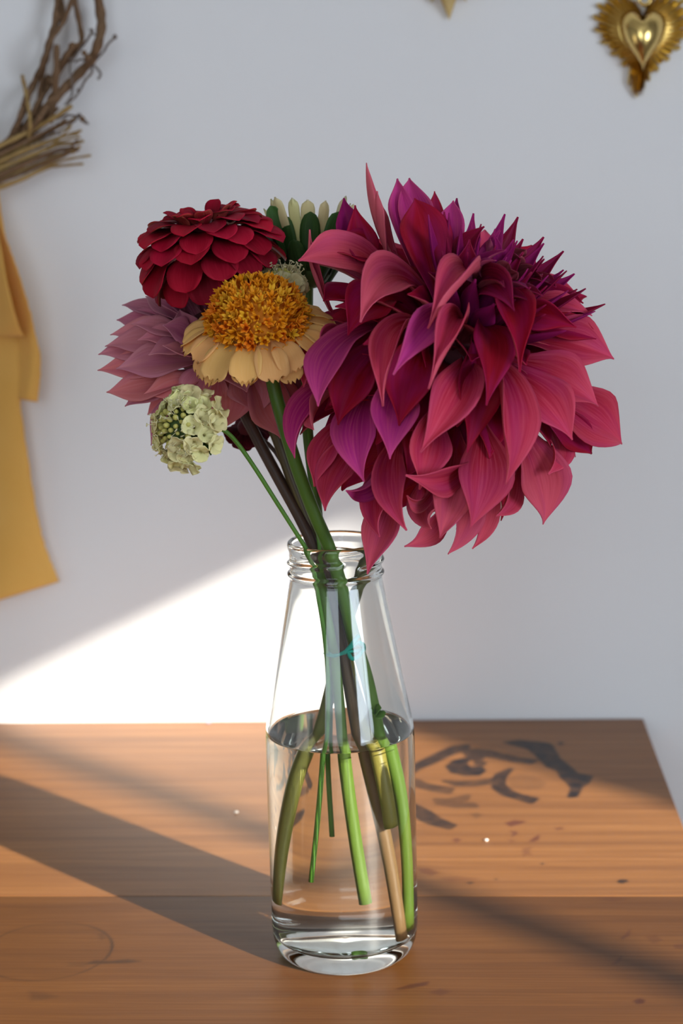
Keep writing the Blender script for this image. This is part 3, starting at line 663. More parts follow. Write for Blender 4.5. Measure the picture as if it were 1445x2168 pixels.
for q in [
 (430, 720, 262, 642, 54, 'd', -.018), (430, 725, 241, 684, 56, 'd', -.012), (430, 735, 236, 702, 62, 'p', -.004), (435, 745, 224, 724, 66, 'p', .004), (435, 750, 209, 743, 70, 'p', .0),
 (440, 770, 206, 783, 66, 'c', .004), (440, 765, 245, 776, 74, 'p', .020), (430, 790, 227, 838, 74, 'c', .012), (425, 780, 262, 856, 60, 'q', .006), (440, 790, 300, 830, 60, 'c', .02),
 (425, 710, 304, 630, 56, 'd', -.010), (430, 705, 318, 617, 50, 'q', -.020), (435, 710, 354, 610, 60, 'd', -.012), (440, 705, 388, 606, 56, 'q', -.022), (450, 700, 432, 614, 60, 'd', -.015), (460, 700, 470, 620, 50, 'd', -.02),
 (420, 730, 278, 684, 48, 'p', .018), (425, 735, 290, 715, 60, 'p', .022), (430, 745, 316, 752, 52, 'p', .034), (420, 735, 345, 690, 60, 'q', .026), (415, 730, 380, 655, 56, 'd', .014), (420, 745, 410, 690, 60, 'd', .018), (430, 760, 345, 730, 50, 'p', .036),
 (470, 760, 480, 908, 110, 'c', .016), (450, 760, 430, 880, 90, 'c', .012), (520, 770, 590, 930, 130, 'c', .008), (500, 760, 545, 880, 110, 'c', .014), (560, 760, 640, 880, 90, 'd', -.01), (470, 750, 520, 830, 100, 'p', .026), (440, 770, 400, 860, 70, 'p', .02),
 (430, 770, 350, 880, 70, 'c', -.006), (430, 770, 316, 885, 50, 'c', -.012), (420, 790, 318, 942, 50, 'q', -.014), (440, 800, 437, 948, 60, 'c', -.012), (600, 740, 650, 800, 80, 'd', -.004), (580, 720, 640, 700, 80, 'd', -.006), (500, 690, 560, 640, 70, 'd', -.02)]:
    kp(*q)
V, F = ball_geo((0, 0, 0), .020, 14, 9); mesh_obj('receptacle', V, F, M['core'], pink)
stem(pink, [kC, at(505, 850, .02), at(537, 915, .016), at(585, 1005, .010), at(634, 1095, .004), at(662, 1155, .001), at(696, 1240, -.002), at(718, 1341, -.004), at(732, 1414, -.005), at(748, 1510, -.006), at(764, 1600, -.006), at(800, 1790, -.006), at(829, 1985, -.006)], .0031, M['purple'])

# ------------------------------------------------------------------ zinnias
def ring(parent, C, Ax, n, r0, h, al, L, wd, mats, col, ph0=0.0, kind='round', cup=.7, bulge=.1, jitter=.12, tip=0.0, notch=0.0, name='petal', cb=1.4, nt=11, ns=7, skipfn=None, jc=.12):
    Ax, a1, a2 = frame_of(Ax)
    for i in range(n):
        ph = ph0 + 2 * PI * i / n + random.uniform(-jitter, jitter)
        e = a1 * math.cos(ph) + a2 * math.sin(ph); a = al + random.uniform(-jitter, jitter)
        u = Ax * math.cos(a) + e * math.sin(a)
        if skipfn and skipfn(e): continue
        B = C + e * r0 + Ax * h; T = B + u * L * random.uniform(.9, 1.08)
        N = nrm(Ax * math.sin(a) - e * math.cos(a))
        petal(parent, mats, jit(col, jc), B, T, N, wd * random.uniform(.9, 1.1), cup=cup, bulge=bulge, kind=kind, tipcurl=tip, cup_base=cb, nt=nt, ns=ns, notch=notch, phase=random.uniform(0, 6), wave=.06, name=name)
rC = at(437, 512, .005); RZ = [M['z_in'], M['z_out']]
red = thing('zinnia', rC, 'deep crimson zinnia with tiers of rounded drooping petals above the pink dahlia', 'flower')
rA = nrm(_U * .93 + TOW * .28 - _R * .14)
REDC = (0.38, 0.003, 0.022)
for n_, r_, h_, a_, L_, w_, p_ in ((11, .017, -.008, 152, .022, .0190, .1), (13, .0190, -.002, 132, .0240, .0185, .3), (15, .0185, .0030, 116, .0225, .0175, .0), (14, .0160, .0070, 104, .0205, .0165, .2), (12, .0125, .0095, 92, .0180, .0150, .1), (8, .0080, .0100, 70, .0135, .0115, .3), (7, .0100, .0070, 40, .0150, .0090, .0)):
    ring(red, rC, rA, n_, r_, h_, math.radians(a_), L_, w_, RZ, REDC, p_, jitter=.15, bulge=.13, jc=.3)
V, F = ball_geo((0, 0, 0), .0165, 14, 9, (1, 1, .7)); mesh_obj('receptacle', V, F, M['core'], red)
stem(red, [rC - _U * .01, at(500, 700, .03), at(560, 860, .022), at(590, 930, .014), at(618, 1010, .009), at(648, 1090, .006), at(674, 1165, .004), at(706, 1260, .003), at(726, 1360, .003), at(744, 1440, .003), at(768, 1520, -.004), at(788, 1600, -.012), at(806, 1690, -.014), at(814, 1745, -.014)], .0036, M['olive'])

oC = at(546, 688, -.030)
orange = thing('zinnia', oC, 'peach zinnia with a tall domed orange centre and drooping petals', 'flower')
oA = nrm(_U * .80 + TOW * .58 - _R * .06)
PEACH = (1.0, 0.54, 0.17)
ring(orange, oC, oA, 17, .0165, .000, math.radians(112), .0225, .0150, [M['o_in'], M['o_in']], PEACH, .1, cup=.6, bulge=.14, notch=.09, tip=-.06, jitter=.1, kind='blunt', nt=15, ns=11)
ring(orange, oC, oA, 11, .0150, -.003, math.radians(120), .0235, .0130, [M['o_in'], M['o_in']], PEACH, .3, cup=.7, bulge=.14, notch=.10, tip=-.06, jitter=.14, kind='blunt', nt=15, ns=11)
V, F = ball_geo((0, 0, 0), .0185, 18, 12, (1, 1, 1)); mesh_obj('receptacle', V, F, plain('floret_bed', (0.70, 0.25, 0.012), .8), orange)
def floret_mesh(k):                      # one tube floret opening into five pointed lobes
    rs = random.Random(k); g = []
    g.append(tube_geo([(0, 0, -.001), (0, 0, .0030)], [.00055, .00075], 5, False))
    for j in range(5):
        a = 2 * PI * j / 5 + rs.uniform(-.3, .3); e = np.array([math.cos(a), math.sin(a), 0])
        T = e * (.0016 + rs.uniform(0, .0006)) + np.array([0, 0, .0046 + rs.uniform(-.0006, .0008)])
        V, F, uv, mi = petal_geo(e * .0004 + np.array([0, 0, .0022]), T, np.array([0, 0, 1.0]) - e * .5, .0014, cup=.8, bulge=.05, nt=4, ns=3, kind='narrow', thick=.00015, cup_base=.8)
        g.append((V, F, uv))
    V, F, uv = merge(g); me = bpy.data.meshes.new('floret'); me.from_pydata(V.tolist(), [], [list(f) for f in F])
    lay = me.uv_layers.new(name='UVMap'); li = np.zeros(len(me.loops), np.int32); me.loops.foreach_get('vertex_index', li)
    lay.data.foreach_set('uv', uv.astype(np.float32)[li].ravel())
    me.polygons.foreach_set('use_smooth', np.ones(len(me.polygons), bool)); me.materials.append(M['floret']); return me
FM = [floret_mesh(k) for k in range(5)]
oa, o1, o2 = frame_of(oA)
def orient(o, pos, zdir, spin, sc):
    q = Vector(zdir).to_track_quat('Z', 'Y').to_matrix().to_4x4()
    o.matrix_basis = Matrix.Translation(Vector(pos)) @ q @ Matrix.Rotation(spin, 4, 'Z') @ Matrix.Scale(sc, 4)
NFL = 240
for i in range(NFL):
    ct = 1 - 1.22 * (i + .5) / NFL; stn = math.sqrt(max(0, 1 - ct * ct)); ph = i * 2.399963
    e = o1 * math.cos(ph) + o2 * math.sin(ph); u = oa * ct + e * stn
    p = oa * ct * .0190 + e * stn * .0205
    if ct > .93: p = p - oa * .0022
    o = bpy.data.objects.new('floret', random.choice(FM)); COL.objects.link(o); o.parent = orange
    dirn = nrm(u + oa * .25 + RNG.normal(0, .22, 3))
    orient(o, p, dirn, random.uniform(0, 6), random.uniform(1.1, 1.55) * (.8 if ct > .93 else 1))
    k = random.random()
    o.color = (*(jit((1.0, 0.38, 0.008), .10) if k < .60 else jit((1.0, 0.55, 0.03), .1) if k < .82 else jit((1.0, 0.26, 0.01), .1)), 1)
ostem = stem(orange, [oC - oa * .006, at(572, 790, -.020), at(590, 862, -.020), at(625, 980, -.019), at(662, 1080, -.017), at(698, 1164, -.014), at(722, 1243, -.012), at(746, 1341, -.011), at(772, 1423, -.010), at(790, 1500, -.009), at(806, 1580, -.007), at(826, 1690, -.004), at(836, 1820, -.002), at(836, 1960, .000)], .0034, M['green'])

# ------------------------------------------------------------------ cream aster-like flower behind
aC = at(652, 560, .045)
aster = thing('cream_flower', aC, 'cream flower with blunt petals and dark green bracts between the red zinnia and magenta dahlia', 'flower')
aA = nrm(_U * .97 - TOW * .10)
CREAM = (0.80, 0.70, 0.34)
ring(aster, aC, aA, 17, .009, .000, math.radians(26), .034, .0066, [M['cream'], M['cream']], CREAM, .2, kind='strap', cup=.7, bulge=-.03, notch=.05, jitter=.10)
ring(aster, aC, aA, 9, .011, -.006, math.radians(26), .030, .0110, [M['bract'], M['bract']], (0.030, 0.085, 0.018), .0, cup=.9, bulge=-.02, name='bract', jitter=.10)
ring(aster, aC, aA, 7, .010, -.012, math.radians(34), .026, .0100, [M['bract'], M['bract']], (0.022, 0.060, 0.014), .4, cup=.9, bulge=-.02, name='bract', jitter=.10)
petal(aster, [M['bract'], M['bract']], (0.035, 0.10, 0.02), at(612, 545, .035), at(572, 436, .032), nrm(TOW + _R * .2), .0098, cup=.9, bulge=-.03, kind='round', name='bract')
V, F = ball_geo((0, 0, 0), .013, 12, 8); mesh_obj('receptacle', V, F, M['greencore'], aster)
stem(aster, [aC, at(650, 760, .03), at(650, 890, .018), at(657, 970, .014), at(668, 1050, .010), at(675, 1150, .006), at(680, 1230, -.004), at(692, 1312, -.009), at(708, 1400, -.010), at(719, 1501, -.010), at(728, 1610, -.010), at(745, 1760, -.010), at(764, 1900, -.010)], .0029, M['green'])

# ------------------------------------------------------------------ scabious heads
def scab_floret(k, r):                    # a ruffled little floret of four rounded lobes
    rs = random.Random(k); g = []
    for j in range(5):
        a = 2 * PI * j / 5 + rs.uniform(-.25, .25); e = np.array([math.cos(a), math.sin(a), 0]); L = r * (1.25 if j in (0, 1) else .85)
        T = e * L * .85 + np.array([0, 0, r * rs.uniform(.2, .6)])
        V, F, uv, mi = petal_geo(e * .0005, T, np.array([0, 0, 1.0]) - e * .3, r * 1.15, cup=.7, bulge=.08, nt=7, ns=5, kind='round', thick=.0002, cup_base=1.2, wave=.25, phase=rs.uniform(0, 6))
        g.append((V, F, uv))
    g.append(tube_geo([(0, 0, -r * .9), (0, 0, .0004)], [.0005, .0009], 5, False))
    V, F, uv = merge(g); o = mesh_obj('floret', V, F, M['cream'], uv=uv); me = o.data; bpy.data.objects.remove(o); return me
SF = [scab_floret(k, .0060) for k in range(4)]
sV, sFc = ball_geo((0, 0, 0), .0013, 8, 6, (1, 1, 1.25)); BUD = mesh_obj('bud', sV, sFc, plain('scabious_bud', (0.52, 0.48, 0.12), .6, .25, 300)); BUDM = BUD.data; bpy.data.objects.remove(BUD)
def stamen_mesh():
    g = [tube_geo(spline([(0, 0, 0), (.0003, 0, .003), (.0009, 0, .0058)], 6), .00016, 5)]
    g.append(tube_geo([(.0003, 0, .0060), (.0018, 0, .0058)], .00032, 5)); V, F, uv = merge(g)
    o = mesh_obj('stamen', V, F, M['cream'], uv=uv); me = o.data; bpy.data.objects.remove(o); return me
STM = stamen_mesh()
def scabious(label, C, Ax, Rr, nout, nbud, nstam, col, spread=1.0, flat=.55):
    fl = thing('scabious', C, label, 'flower', None)
    Ax, a1, a2 = frame_of(Ax)
    V, F = ball_geo((0, 0, 0), Rr * .52, 12, 8); mesh_obj('receptacle', V, F, M['greencore'], fl)
    for i in range(nout):
        f = (i + .5) / nout; al = math.radians(48 + 62 * f * spread); ph = i * 2.399963
        e = a1 * math.cos(ph) + a2 * math.sin(ph); u = Ax * math.cos(al) + e * math.sin(al)
        p = Ax * Rr * flat * math.cos(al) + e * Rr * (.52 + .42 * f)
        o = bpy.data.objects.new('floret', random.choice(SF)); COL.objects.link(o); o.parent = fl
        orient(o, p, nrm(u + Ax * .35 + RNG.normal(0, .15, 3)), random.uniform(0, 6), random.uniform(.85, 1.15)); o.color = (*jit(col, .10), 1)
    for i in range(nbud):
        al = math.acos(1 - .42 * (i + .5) / nbud); ph = i * 2.399963; e = a1 * math.cos(ph) + a2 * math.sin(ph); u = Ax * math.cos(al) + e * math.sin(al)
        o = bpy.data.objects.new('bud', BUDM); COL.objects.link(o); o.parent = fl
        orient(o, Ax * Rr * (flat + .04) * math.cos(al) + e * Rr * .66 * math.sin(al), u, 0, random.uniform(.8, 1.2))
    for i in range(nstam):
        al = math.radians(random.uniform(10, 62)); ph = random.uniform(0, 2 * PI); e = a1 * math.cos(ph) + a2 * math.sin(ph); u = Ax * math.cos(al) + e * math.sin(al)
        o = bpy.data.objects.new('stamen', STM); COL.objects.link(o); o.parent = fl
        orient(o, Ax * Rr * flat * math.cos(al) + e * Rr * .7 * math.sin(al), nrm(u + RNG.normal(0, .2, 3)), random.uniform(0, 6), random.uniform(.8, 1.2)); o.color = (*jit((0.88, 0.82, 0.50), .05), 1)
    return fl
LC = (0.97, 0.90, 0.44)
sC = at(392, 906, -.040)
s1 = scabious('pale cream scabious nodding sideways on a thin curved green stem', sC, -.60 * _R + .78 * TOW + .04 * _U, .0200, 34, 36, 34, LC)
for a_ in (.4, 1.5, 2.6, 3.7, 4.8, 5.9):
    Ax, a1, a2 = frame_of(-.60 * _R + .78 * TOW); e = a1 * math.cos(a_) + a2 * math.sin(a_)
    petal(s1, [M['bract'], M['bract']], (0.06, 0.15, 0.03), sC - Ax * .003, sC - Ax * .004 + e * .019, -Ax, .005, name='bract', kind='narrow', nt=6, ns=5)
stem(s1, [sC + .012 * _R - .002 * TOW, at(446, 900, -.032), at(478, 914, -.028), at(505, 942, -.025), at(540, 992, -.023), at(580, 1055, -.021), at(620, 1118, -.019), at(651, 1168, -.017), at(664, 1205, -.015), at(674, 1262, -.014), at(686, 1340, -.014), at(693, 1420, -.013), at(694, 1500, -.012), at(690, 1600, -.010), at(682, 1730, -.010), at(672, 1855, -.010)], .00115, M['green2'], 60, 8)
hC = at(596, 606, -.004)
s2 = scabious('small cream scabious half hidden behind the domed orange zinnia', hC, nrm(.9 * _U + .35 * TOW), .0125, 20, 20, 26, (0.74, 0.68, 0.34))
stem(s2, [hC, at(640, 800, .02), at(655, 930, .012), at(666, 1050, .004), at(676, 1160, -.002), at(690, 1280, -.004), at(700, 1400, -.004), at(700, 1500, -.004), at(700, 1600, -.003), at(708, 1755, -.002)], .0011, M['green2'], 40, 8)
bC = at(522, 905, .030)
burg = thing('dark_flower', bC, 'almost black burgundy flower hidden behind the stems under the pink dahlia', 'flower')
ring(burg, bC, nrm(-_U * .4 - _F * -.6 + _R * .1), 12, .003, 0, math.radians(70), .0105, .0075, [M['z_in'], M['z_in']], (0.060, 0.004, 0.010), .2, jitter=.3)
V, F = ball_geo((0, 0, 0), .005, 10, 7); mesh_obj('receptacle', V, F, M['core'], burg)
stem(burg, [bC, at(585, 960, .024), at(630, 1060, .014), at(664, 1155, .009), at(700, 1280, .006), at(715, 1400, .005), at(722, 1480, .004)], .0012, M['purple'], 26, 8)

# ------------------------------------------------------------------ elastic tie, cut shoot, offcut
M['band'] = plain('turquoise_elastic', (0.01, 0.45, 0.34), .55, .2, 300)
bandc = at(728, 1382, -.004)
bd = thing('elastic_band', bandc, 'turquoise elastic band wound round the flower stems inside the bottle', 'elastic band')
def bp(x, y, Y): return at(x, y, Y)
loop = spline([bp(690, 1383, -.010), bp(700, 1387, -.0165), bp(715, 1386, -.0195), bp(735, 1380, -.020), bp(752, 1378, -.018), bp(766, 1376, -.010), bp(764, 1380, .002), bp(742, 1386, .0095), bp(712, 1386, .0065), bp(693, 1382, -.002), bp(690, 1383, -.010)], 60)
tube('loop', loop, .0015, M['band'], bd, 6, origin=bandc, squash=.6)
loop2 = spline([bp(691, 1377, -.009), bp(706, 1389, -.0172), bp(728, 1380, -.0205), bp(744, 1370, -.0205), bp(757, 1360, -.018), bp(768, 1368, -.011), bp(766, 1383, .001), bp(740, 1380, .0095), bp(710, 1379, .006), bp(691, 1377, -.009)], 60)
tube('loop', loop2, .0013, M['band'], bd, 6, origin=bandc, squash=.6)
tube('loose_end', spline([bp(728, 1383, -.0208), bp(742, 1366, -.021), bp(752, 1352, -.0195), bp(757, 1346, -.018)], 14), .0011, M['band'], bd, 6, origin=bandc)
tube('loose_end', spline([bp(735, 1378, -.0208), bp(744, 1394, -.021), bp(758, 1388, -.020), bp(768, 1372, -.016)], 14), .0011, M['band'], bd, 6, origin=bandc)
offc = at(764, 2052, -.020)
tube_o = tube('stem_offcut', spline([(-.006, 0, .0011), (0, .001, .0013), (.006, .0002, .0011)], 8), [.0016, .0019, .0019, .0018, .0019, .0019, .0018, .0014], M['green2'], None, 10)
tube_o.location = (.008, -.0245, TZ + .0086); tube_o.scale = (.62, .8, .9); tag(tube_o, 'short green stem offcut lying on the bottom of the glass bottle', 'stem piece'); receive(tube_o)
# side shoot left on a stem at the water line
shoot = at(795, 1512, -.013)
for dx, dy, w_ in ((10, -14, .0065), (-14, -4, .005), (16, 6, .006)):
    petal(orange, [M['bract'], M['bract']], (0.20, 0.42, 0.07), shoot, at(795 + dx, 1512 + dy, -.016), nrm(TOW + _U), w_, kind='round', cup=1.2, nt=7, ns=5, name='side_shoot').parent = ostem

# ------------------------------------------------------------------ vine wreath on the wall
def tw_mat(name, c0, c1):
    t = NT(name); uv = t.n('TexCoord').outputs['UV']
    m = t.n('Mapping', {'Vector': uv, 'Scale': (3.0, 22.0, 1.0)}); a = t.noise(m.outputs[0], 2.0, 5, .6)
    c = t.mix(t.range(a, .3, .7), c0, c1); return t.done(t.bsdf(c, .8, 0, .2, a, .4, .0008))
M['twig'] = tw_mat('brown_vine', (0.085, 0.045, 0.022), (0.26, 0.155, 0.085))
M['straw'] = tw_mat('straw_stalk', (0.20, 0.125, 0.040), (0.50, 0.33, 0.13))
M['tendril'] = tw_mat('grey_tendril', (0.10, 0.075, 0.06), (0.25, 0.20, 0.17))
wC = at(-70, 20, YW - .012)
wreath = thing('vine_wreath', wC, 'dry twisted vine and straw wreath hanging on the wall above the yellow ribbon', 'wreath')
WM = depth_of(at(100, 200, YW - .02)) / FPX
def tw(pts, rpx, mat='twig', dep=.020, name='twig', taper=1.0, ns=8, n=None, dvar=.006):
    k = len(pts)
    P = [at(x, y, YW - dep - dvar * math.sin(i * 1.7 + pts[0][0])) for i, (x, y) in enumerate(pts)]
    n = n or 6 * k; path = spline(P, n)
    r = np.linspace(1, taper, n) * rpx * 1.3 * WM * (1 + .12 * np.sin(np.arange(n) * 1.3 + rpx))
    return tube(name, path, r, M[mat], wreath, ns, origin=wC)
tw([(196, -60), (205, -20), (213, 30), (214, 62), (206, 98), (192, 128), (165, 158), (140, 184), (110, 215), (75, 250), (30, 290), (-20, 330), (-90, 360)], 8.0, dep=.024, n=60)
tw([(140, -60), (155, -10), (166, 40), (173, 85), (160, 106), (140, 130), (110, 172), (85, 212), (50, 270), (0, 320), (-60, 350)], 4.6, dep=.018)
tw([(128, -60), (124, -10), (117, 50), (105, 90), (94, 130), (75, 172), (58, 205), (45, 245), (20, 295), (-30, 335)], 6.0, dep=.022)
tw([(165, -50), (150, 5), (133, 48), (110, 82), (98, 118), (84, 160)], 3.8, dep=.028)
tw([(118, -40), (133, 15), (126, 40), (112, 66), (100, 110), (90, 160), (80, 220), (60, 280)], 3.6, dep=.014)
tw([(120, 95), (119, 160), (114, 216), (105, 260)], 5.0, dep=.033)
tw([(47, 160), (54, 192), (60, 228), (64, 262), (60, 300)], 3.2, 'straw', dep=.030)
tw([(104, 160), (92, 196), (72, 238), (46, 284), (0, 325), (-60, 360)], 5.5, dep=.020)
tw([(112, 200), (96, 232), (70, 266), (36, 300), (-20, 345)], 5.5, dep=.026)
tw([(120, 190), (108, 228), (84, 262), (50, 296), (0, 335)], 6.5, dep=.016)
tw([(52, 210), (44, 248), (26, 290), (0, 325), (-40, 360)], 4.0, dep=.024)
tw([(158, 92), (138, 122), (120, 152), (106, 178)], 5.5, dep=.026)
tw([(-30, 322), (30, 294), (74, 272), (110, 252), (152, 224)], 4.4, 'straw', dep=.034, taper=.8)
for p, r in (([(-30, 342), (40, 306), (90, 282), (130, 262), (156, 254)], 3.4), ([(-30, 356), (40, 322), (100, 300), (150, 284), (172, 276)], 3.6), ([(-30, 368), (50, 335), (120, 308), (160, 303), (176, 298)], 4.0),
             ([(-30, 384), (50, 348), (110, 322), (150, 314), (166, 318)], 4.4), ([(-30, 396), (30, 372), (80, 352), (130, 332), (170, 310)], 4.2), ([(-30, 404), (40, 380), (90, 356), (140, 338), (192, 329)], 3.0),
             ([(-30, 410), (40, 384), (100, 356), (140, 350), (176, 347)], 3.0), ([(-30, 376), (30, 352), (80, 326), (118, 300), (150, 268)], 3.0), ([(-30, 350), (20, 330), (70, 300), (110, 276), (140, 250)], 3.2), ([(-30, 336), (30, 312), (80, 290), (124, 270), (164, 246)], 2.8),
             ([(-30, 390), (30, 360), (90, 334), (138, 322), (164, 296)], 3.0), ([(-30, 400), (20, 376), (60, 362), (104, 340), (150, 322)], 3.4), ([(-30, 362), (40, 328), (90, 308), (130, 290), (166, 284)], 2.6), ([(-30, 372), (40, 340), (100, 312), (140, 296), (170, 290)], 2.6), ([(-30, 346), (30, 318), (80, 298), (124, 280), (152, 262)], 2.6), ([(-30, 392), (30, 366), (80, 346), (120, 330), (160, 322)], 2.8), ([(-30, 332), (20, 308), (60, 284), (100, 254), (124, 228)], 3.0), ([(-30, 340), (16, 312), (50, 280), (84, 240), (108, 210)], 3.4)):
    tw(p, r, random.choice(['straw', 'straw', 'straw', 'twig']), dep=random.uniform(.018, .036), taper=.65, name='stalk', ns=6)
for p, r in (([(205, 125), (220, 108), (228, 94), (244, 78)], 2.0), ([(194, 140), (194, 154), (180, 170), (172, 186), (160, 204), (140, 222)], 2.0), ([(198, 138), (208, 148), (213, 158), (207, 168)], 1.9),
             ([(196, 66), (186, 82), (176, 96), (164, 112), (152, 130)], 2.0), ([(150, 128), (148, 150), (154, 180), (150, 205), (138, 222)], 1.7), ([(120, 252), (140, 244), (160, 246), (176, 252), (186, 262)], 2.0), ([(120, 262), (146, 262), (160, 254), (166, 240)], 1.6),
             ([(190, 62), (198, 72), (206, 74)], 1.8), ([(160, 130), (172, 126), (186, 130)], 2.0), ([(84, 300), (100, 290), (112, 280), (128, 284)], 1.5)):
    tw(p, r, 'tendril', dep=.030, name='tendril', ns=6, dvar=.003)
for x, y, r in ((243, 78, 5), (166, 191, 4.2), (174, 252, 6), (180, 258, 4.5), (168, 243, 4), (142, 244, 3.6), (152, 98, 8), (164, 96, 6), (186, 122, 8.5), (178, 112, 6), (195, 64, 4), (150, 126, 4.5)):
    V, F = ball_geo(at(x, y, YW - .031), r * WM, 8, 6, (1, 1, random.uniform(.7, 1.2))); mesh_obj('berry', V, F, M['twig'] if r > 5.5 else M['tendril'], wreath, origin=wC)

for k in range(11):                     # the ring of vines goes on round the rest of the wreath
    rr = 318 + random.uniform(-34, 30); a0 = random.uniform(1.30, 1.50); a1_ = random.uniform(5.75, 6.10)
    ang_ = np.linspace(a0, a1_, 16); wob = random.uniform(0, 6)
    tw([(-112 + (rr + 12 * math.sin(3 * a_ + wob)) * math.cos(a_), 18 + (rr + 12 * math.sin(3 * a_ + wob)) * math.sin(a_)) for a_ in ang_], random.uniform(3.5, 6.5), random.choice(['twig', 'twig', 'straw']), dep=random.uniform(.014, .032), n=90, ns=7)

# ------------------------------------------------------------------ yellow ribbon
def rib_mat():
    t = NT('mustard_silk'); v = t.coords()
    a = t.noise(t.coords('Object', (900, 900, 900)), 1.0, 2); b = t.noise(v, 18.0, 3)
    c = t.mix(b, (0.86, 0.50, 0.10), (0.95, 0.62, 0.18))
    p = t.bsdf(c, .75, 0, .2, a, .12, .0004, **{'Sheen Weight': .3})
    tr = t.n('BsdfTranslucent', {0: c}).outputs[0]
    return t.done(t.n('MixShader', {0: .25, 1: p, 2: tr}).outputs[0])
M['rib'] = rib_mat()
yC = at(-40, 420, YW - .03)
rbn = thing('ribbon', yC, 'mustard yellow silk ribbon with frayed edges hanging from the wreath', 'ribbon')
def cloth(name, rows, nu=16, nv=60, thick=.0004, fray=.0):
    # rows: (left pixel, right pixel, y, depth at left, depth at right, fold amplitude)
    R_ = np.array(rows, float); V = []
    vs = np.linspace(0, len(R_) - 1, nv)
    for v in vs:
        r = spline(R_, 2)[0] if False else None
        i = min(int(v), len(R_) - 2); f = v - i; row = R_[i] * (1 - f) + R_[i + 1] * f
        for k in range(nu):
            u = k / (nu - 1); x = row[0] * (1 - u) + row[1] * u
            if k == nu - 1 and fray: x += random.uniform(-fray, fray)
            d = row[3] * (1 - u) + row[4] * u + row[5] * math.sin(u * 5.2 + v * .5)
            V.append(at(x, row[2] - (row[6] if len(row) > 6 else 0) * (u - .5), YW - d))
    V = np.array(V); n = len(V)
    F = [(j * nu + k, j * nu + k + 1, (j + 1) * nu + k + 1, (j + 1) * nu + k) for j in range(nv - 1) for k in range(nu - 1)]
    o = mesh_obj(name, V, F, M['rib'], rbn, origin=yC)
    m = o.modifiers.new('thickness', 'SOLIDIFY'); m.thickness = thick; return o
cloth('tail', [(-80, -22, 318, .012, .012, .001, 0), (-90, -10, 370, .014, .015, .002, 0), (-95, -2, 410, .018, .020, .002, 0), (-98, 14, 520, .016, .018, .003, 0), (-102, 30, 640, .013, .016, .003, 0), (-108, 40, 780, .012, .015, .003, 0), (-112, 44, 860, .011, .014, .004, 0), (-116, 58, 960, .010, .014, .004, 6), (-120, 74, 1070, .009, .014, .005, 14), (-122, 90, 1150, .009, .014, .005, 26), (-124, 104, 1200, .009, .014, .005, 40), (-126, 126, 1270, .009, .015, .005, 78)], 24, 90, fray=1.3)
cloth('short_tail', [(-50, -28, 350, .038, .038, .001, 0), (-46, -18, 400, .032, .033, .001, 0), (-40, -6, 440, .026, .030, .001, 0), (-30, 8, 490, .024, .034, .003, 0), (-20, 30, 550, .022, .036, .004, 0), (-8, 52, 615, .020, .034, .005, 0), (10, 66, 665, .020, .030, .005, 0), (22, 76, 710, .020, .027, .004, 0), (30, 85, 745, .020, .026, .003, 0), (36, 86, 790, .020, .025, .003, 0), (38, 83, 820, .020, .025, .003, -4), (40, 80, 848, .020, .025, .003, -6)], 18, 60, fray=1.0)
cloth('loop_fold', [(-56, -30, 345, .040, .040, .001, 0), (-58, -22, 400, .036, .036, .001, 0), (-60, -14, 450, .030, .032, .001, 0), (-60, 2, 520, .036, .044, .004, 0), (-62, 14, 590, .036, .046, .005, 0), (-64, 28, 650, .034, .044, .005, 0), (-66, 40, 690, .030, .040, .004, 0), (-68, 50, 712, .026, .036, .003, 0)], 18, 40)

# ------------------------------------------------------------------ brass heart and star
def brass_mat(name, c0, c1, rough):
    t = NT(name); a = t.noise(t.coords(), 120.0, 4, .6); b = t.noise(t.coords(), 25.0, 3)
    c = t.mix(b, c0, c1); return t.done(t.bsdf(c, t.range(a, .3, .7, rough * .8, rough * 1.25), 1.0, .5, a, .08, .0006))
M['brass'] = brass_mat('aged_brass', (0.55, 0.38, 0.11), (0.78, 0.58, 0.20), .34)
M['brass2'] = brass_mat('polished_brass', (0.72, 0.50, 0.16), (0.80, 0.58, 0.22), .20)
def wpt(x, y, off): return at(x, y, YW - off)
hC0 = at(1357, 95, YW)
heart = thing('brass_heart', hC0, 'brass sacred heart ornament ringed with fine rays, hanging on the wall', 'wall ornament')
def heart_r(a, cx=0, cy=0):
    # heart outline by parameter
    x = 16 * math.sin(a) ** 3; y = 13 * math.cos(a) - 5 * math.cos(2 * a) - 2 * math.cos(3 * a) - math.cos(4 * a); return x / 16, y / 16
HCX, HCY = 1360, 80
na = 96; rings = [(1.0, 0.0), (.992, .0028), (.96, .0058), (.90, .0090), (.80, .0123), (.65, .0154), (.45, .0178), (.22, .0192)]
def puffy(a, s_):                        # heart outline that rounds off towards the middle of the dome
    x, y = heart_r(a); y = y if y < .25 else .25 + (y - .25) * .8
    y = max(y, .30 - abs(x) * .2) if (abs(x) < .5 and y > 0) else y
    ex, ey = math.sin(a) * .85, math.cos(a) * .95 - .15
    k = s_ ** 1.6; return (x * k + ex * (1 - k)) * s_, (y * k + ey * (1 - k)) * s_
V = []; F = []
for s_, z in rings:
    for k in range(na):
        x, y = puffy(2 * PI * k / na, s_); V.append(wpt(HCX + x * 50, HCY - y * 78 - 8, .0045 + z))
for j in range(len(rings) - 1):
    for k in range(na): F.append((j * na + k, j * na + (k + 1) % na, (j + 1) * na + (k + 1) % na, (j + 1) * na + k))
V.append(wpt(HCX, HCY + 2, .0045 + .0196)); F += [((len(rings) - 1) * na + k, (len(rings) - 1) * na + (k + 1) % na, len(V) - 1) for k in range(na)]
mesh_obj('heart_dome', V, F, M['brass2'], heart, origin=hC0)
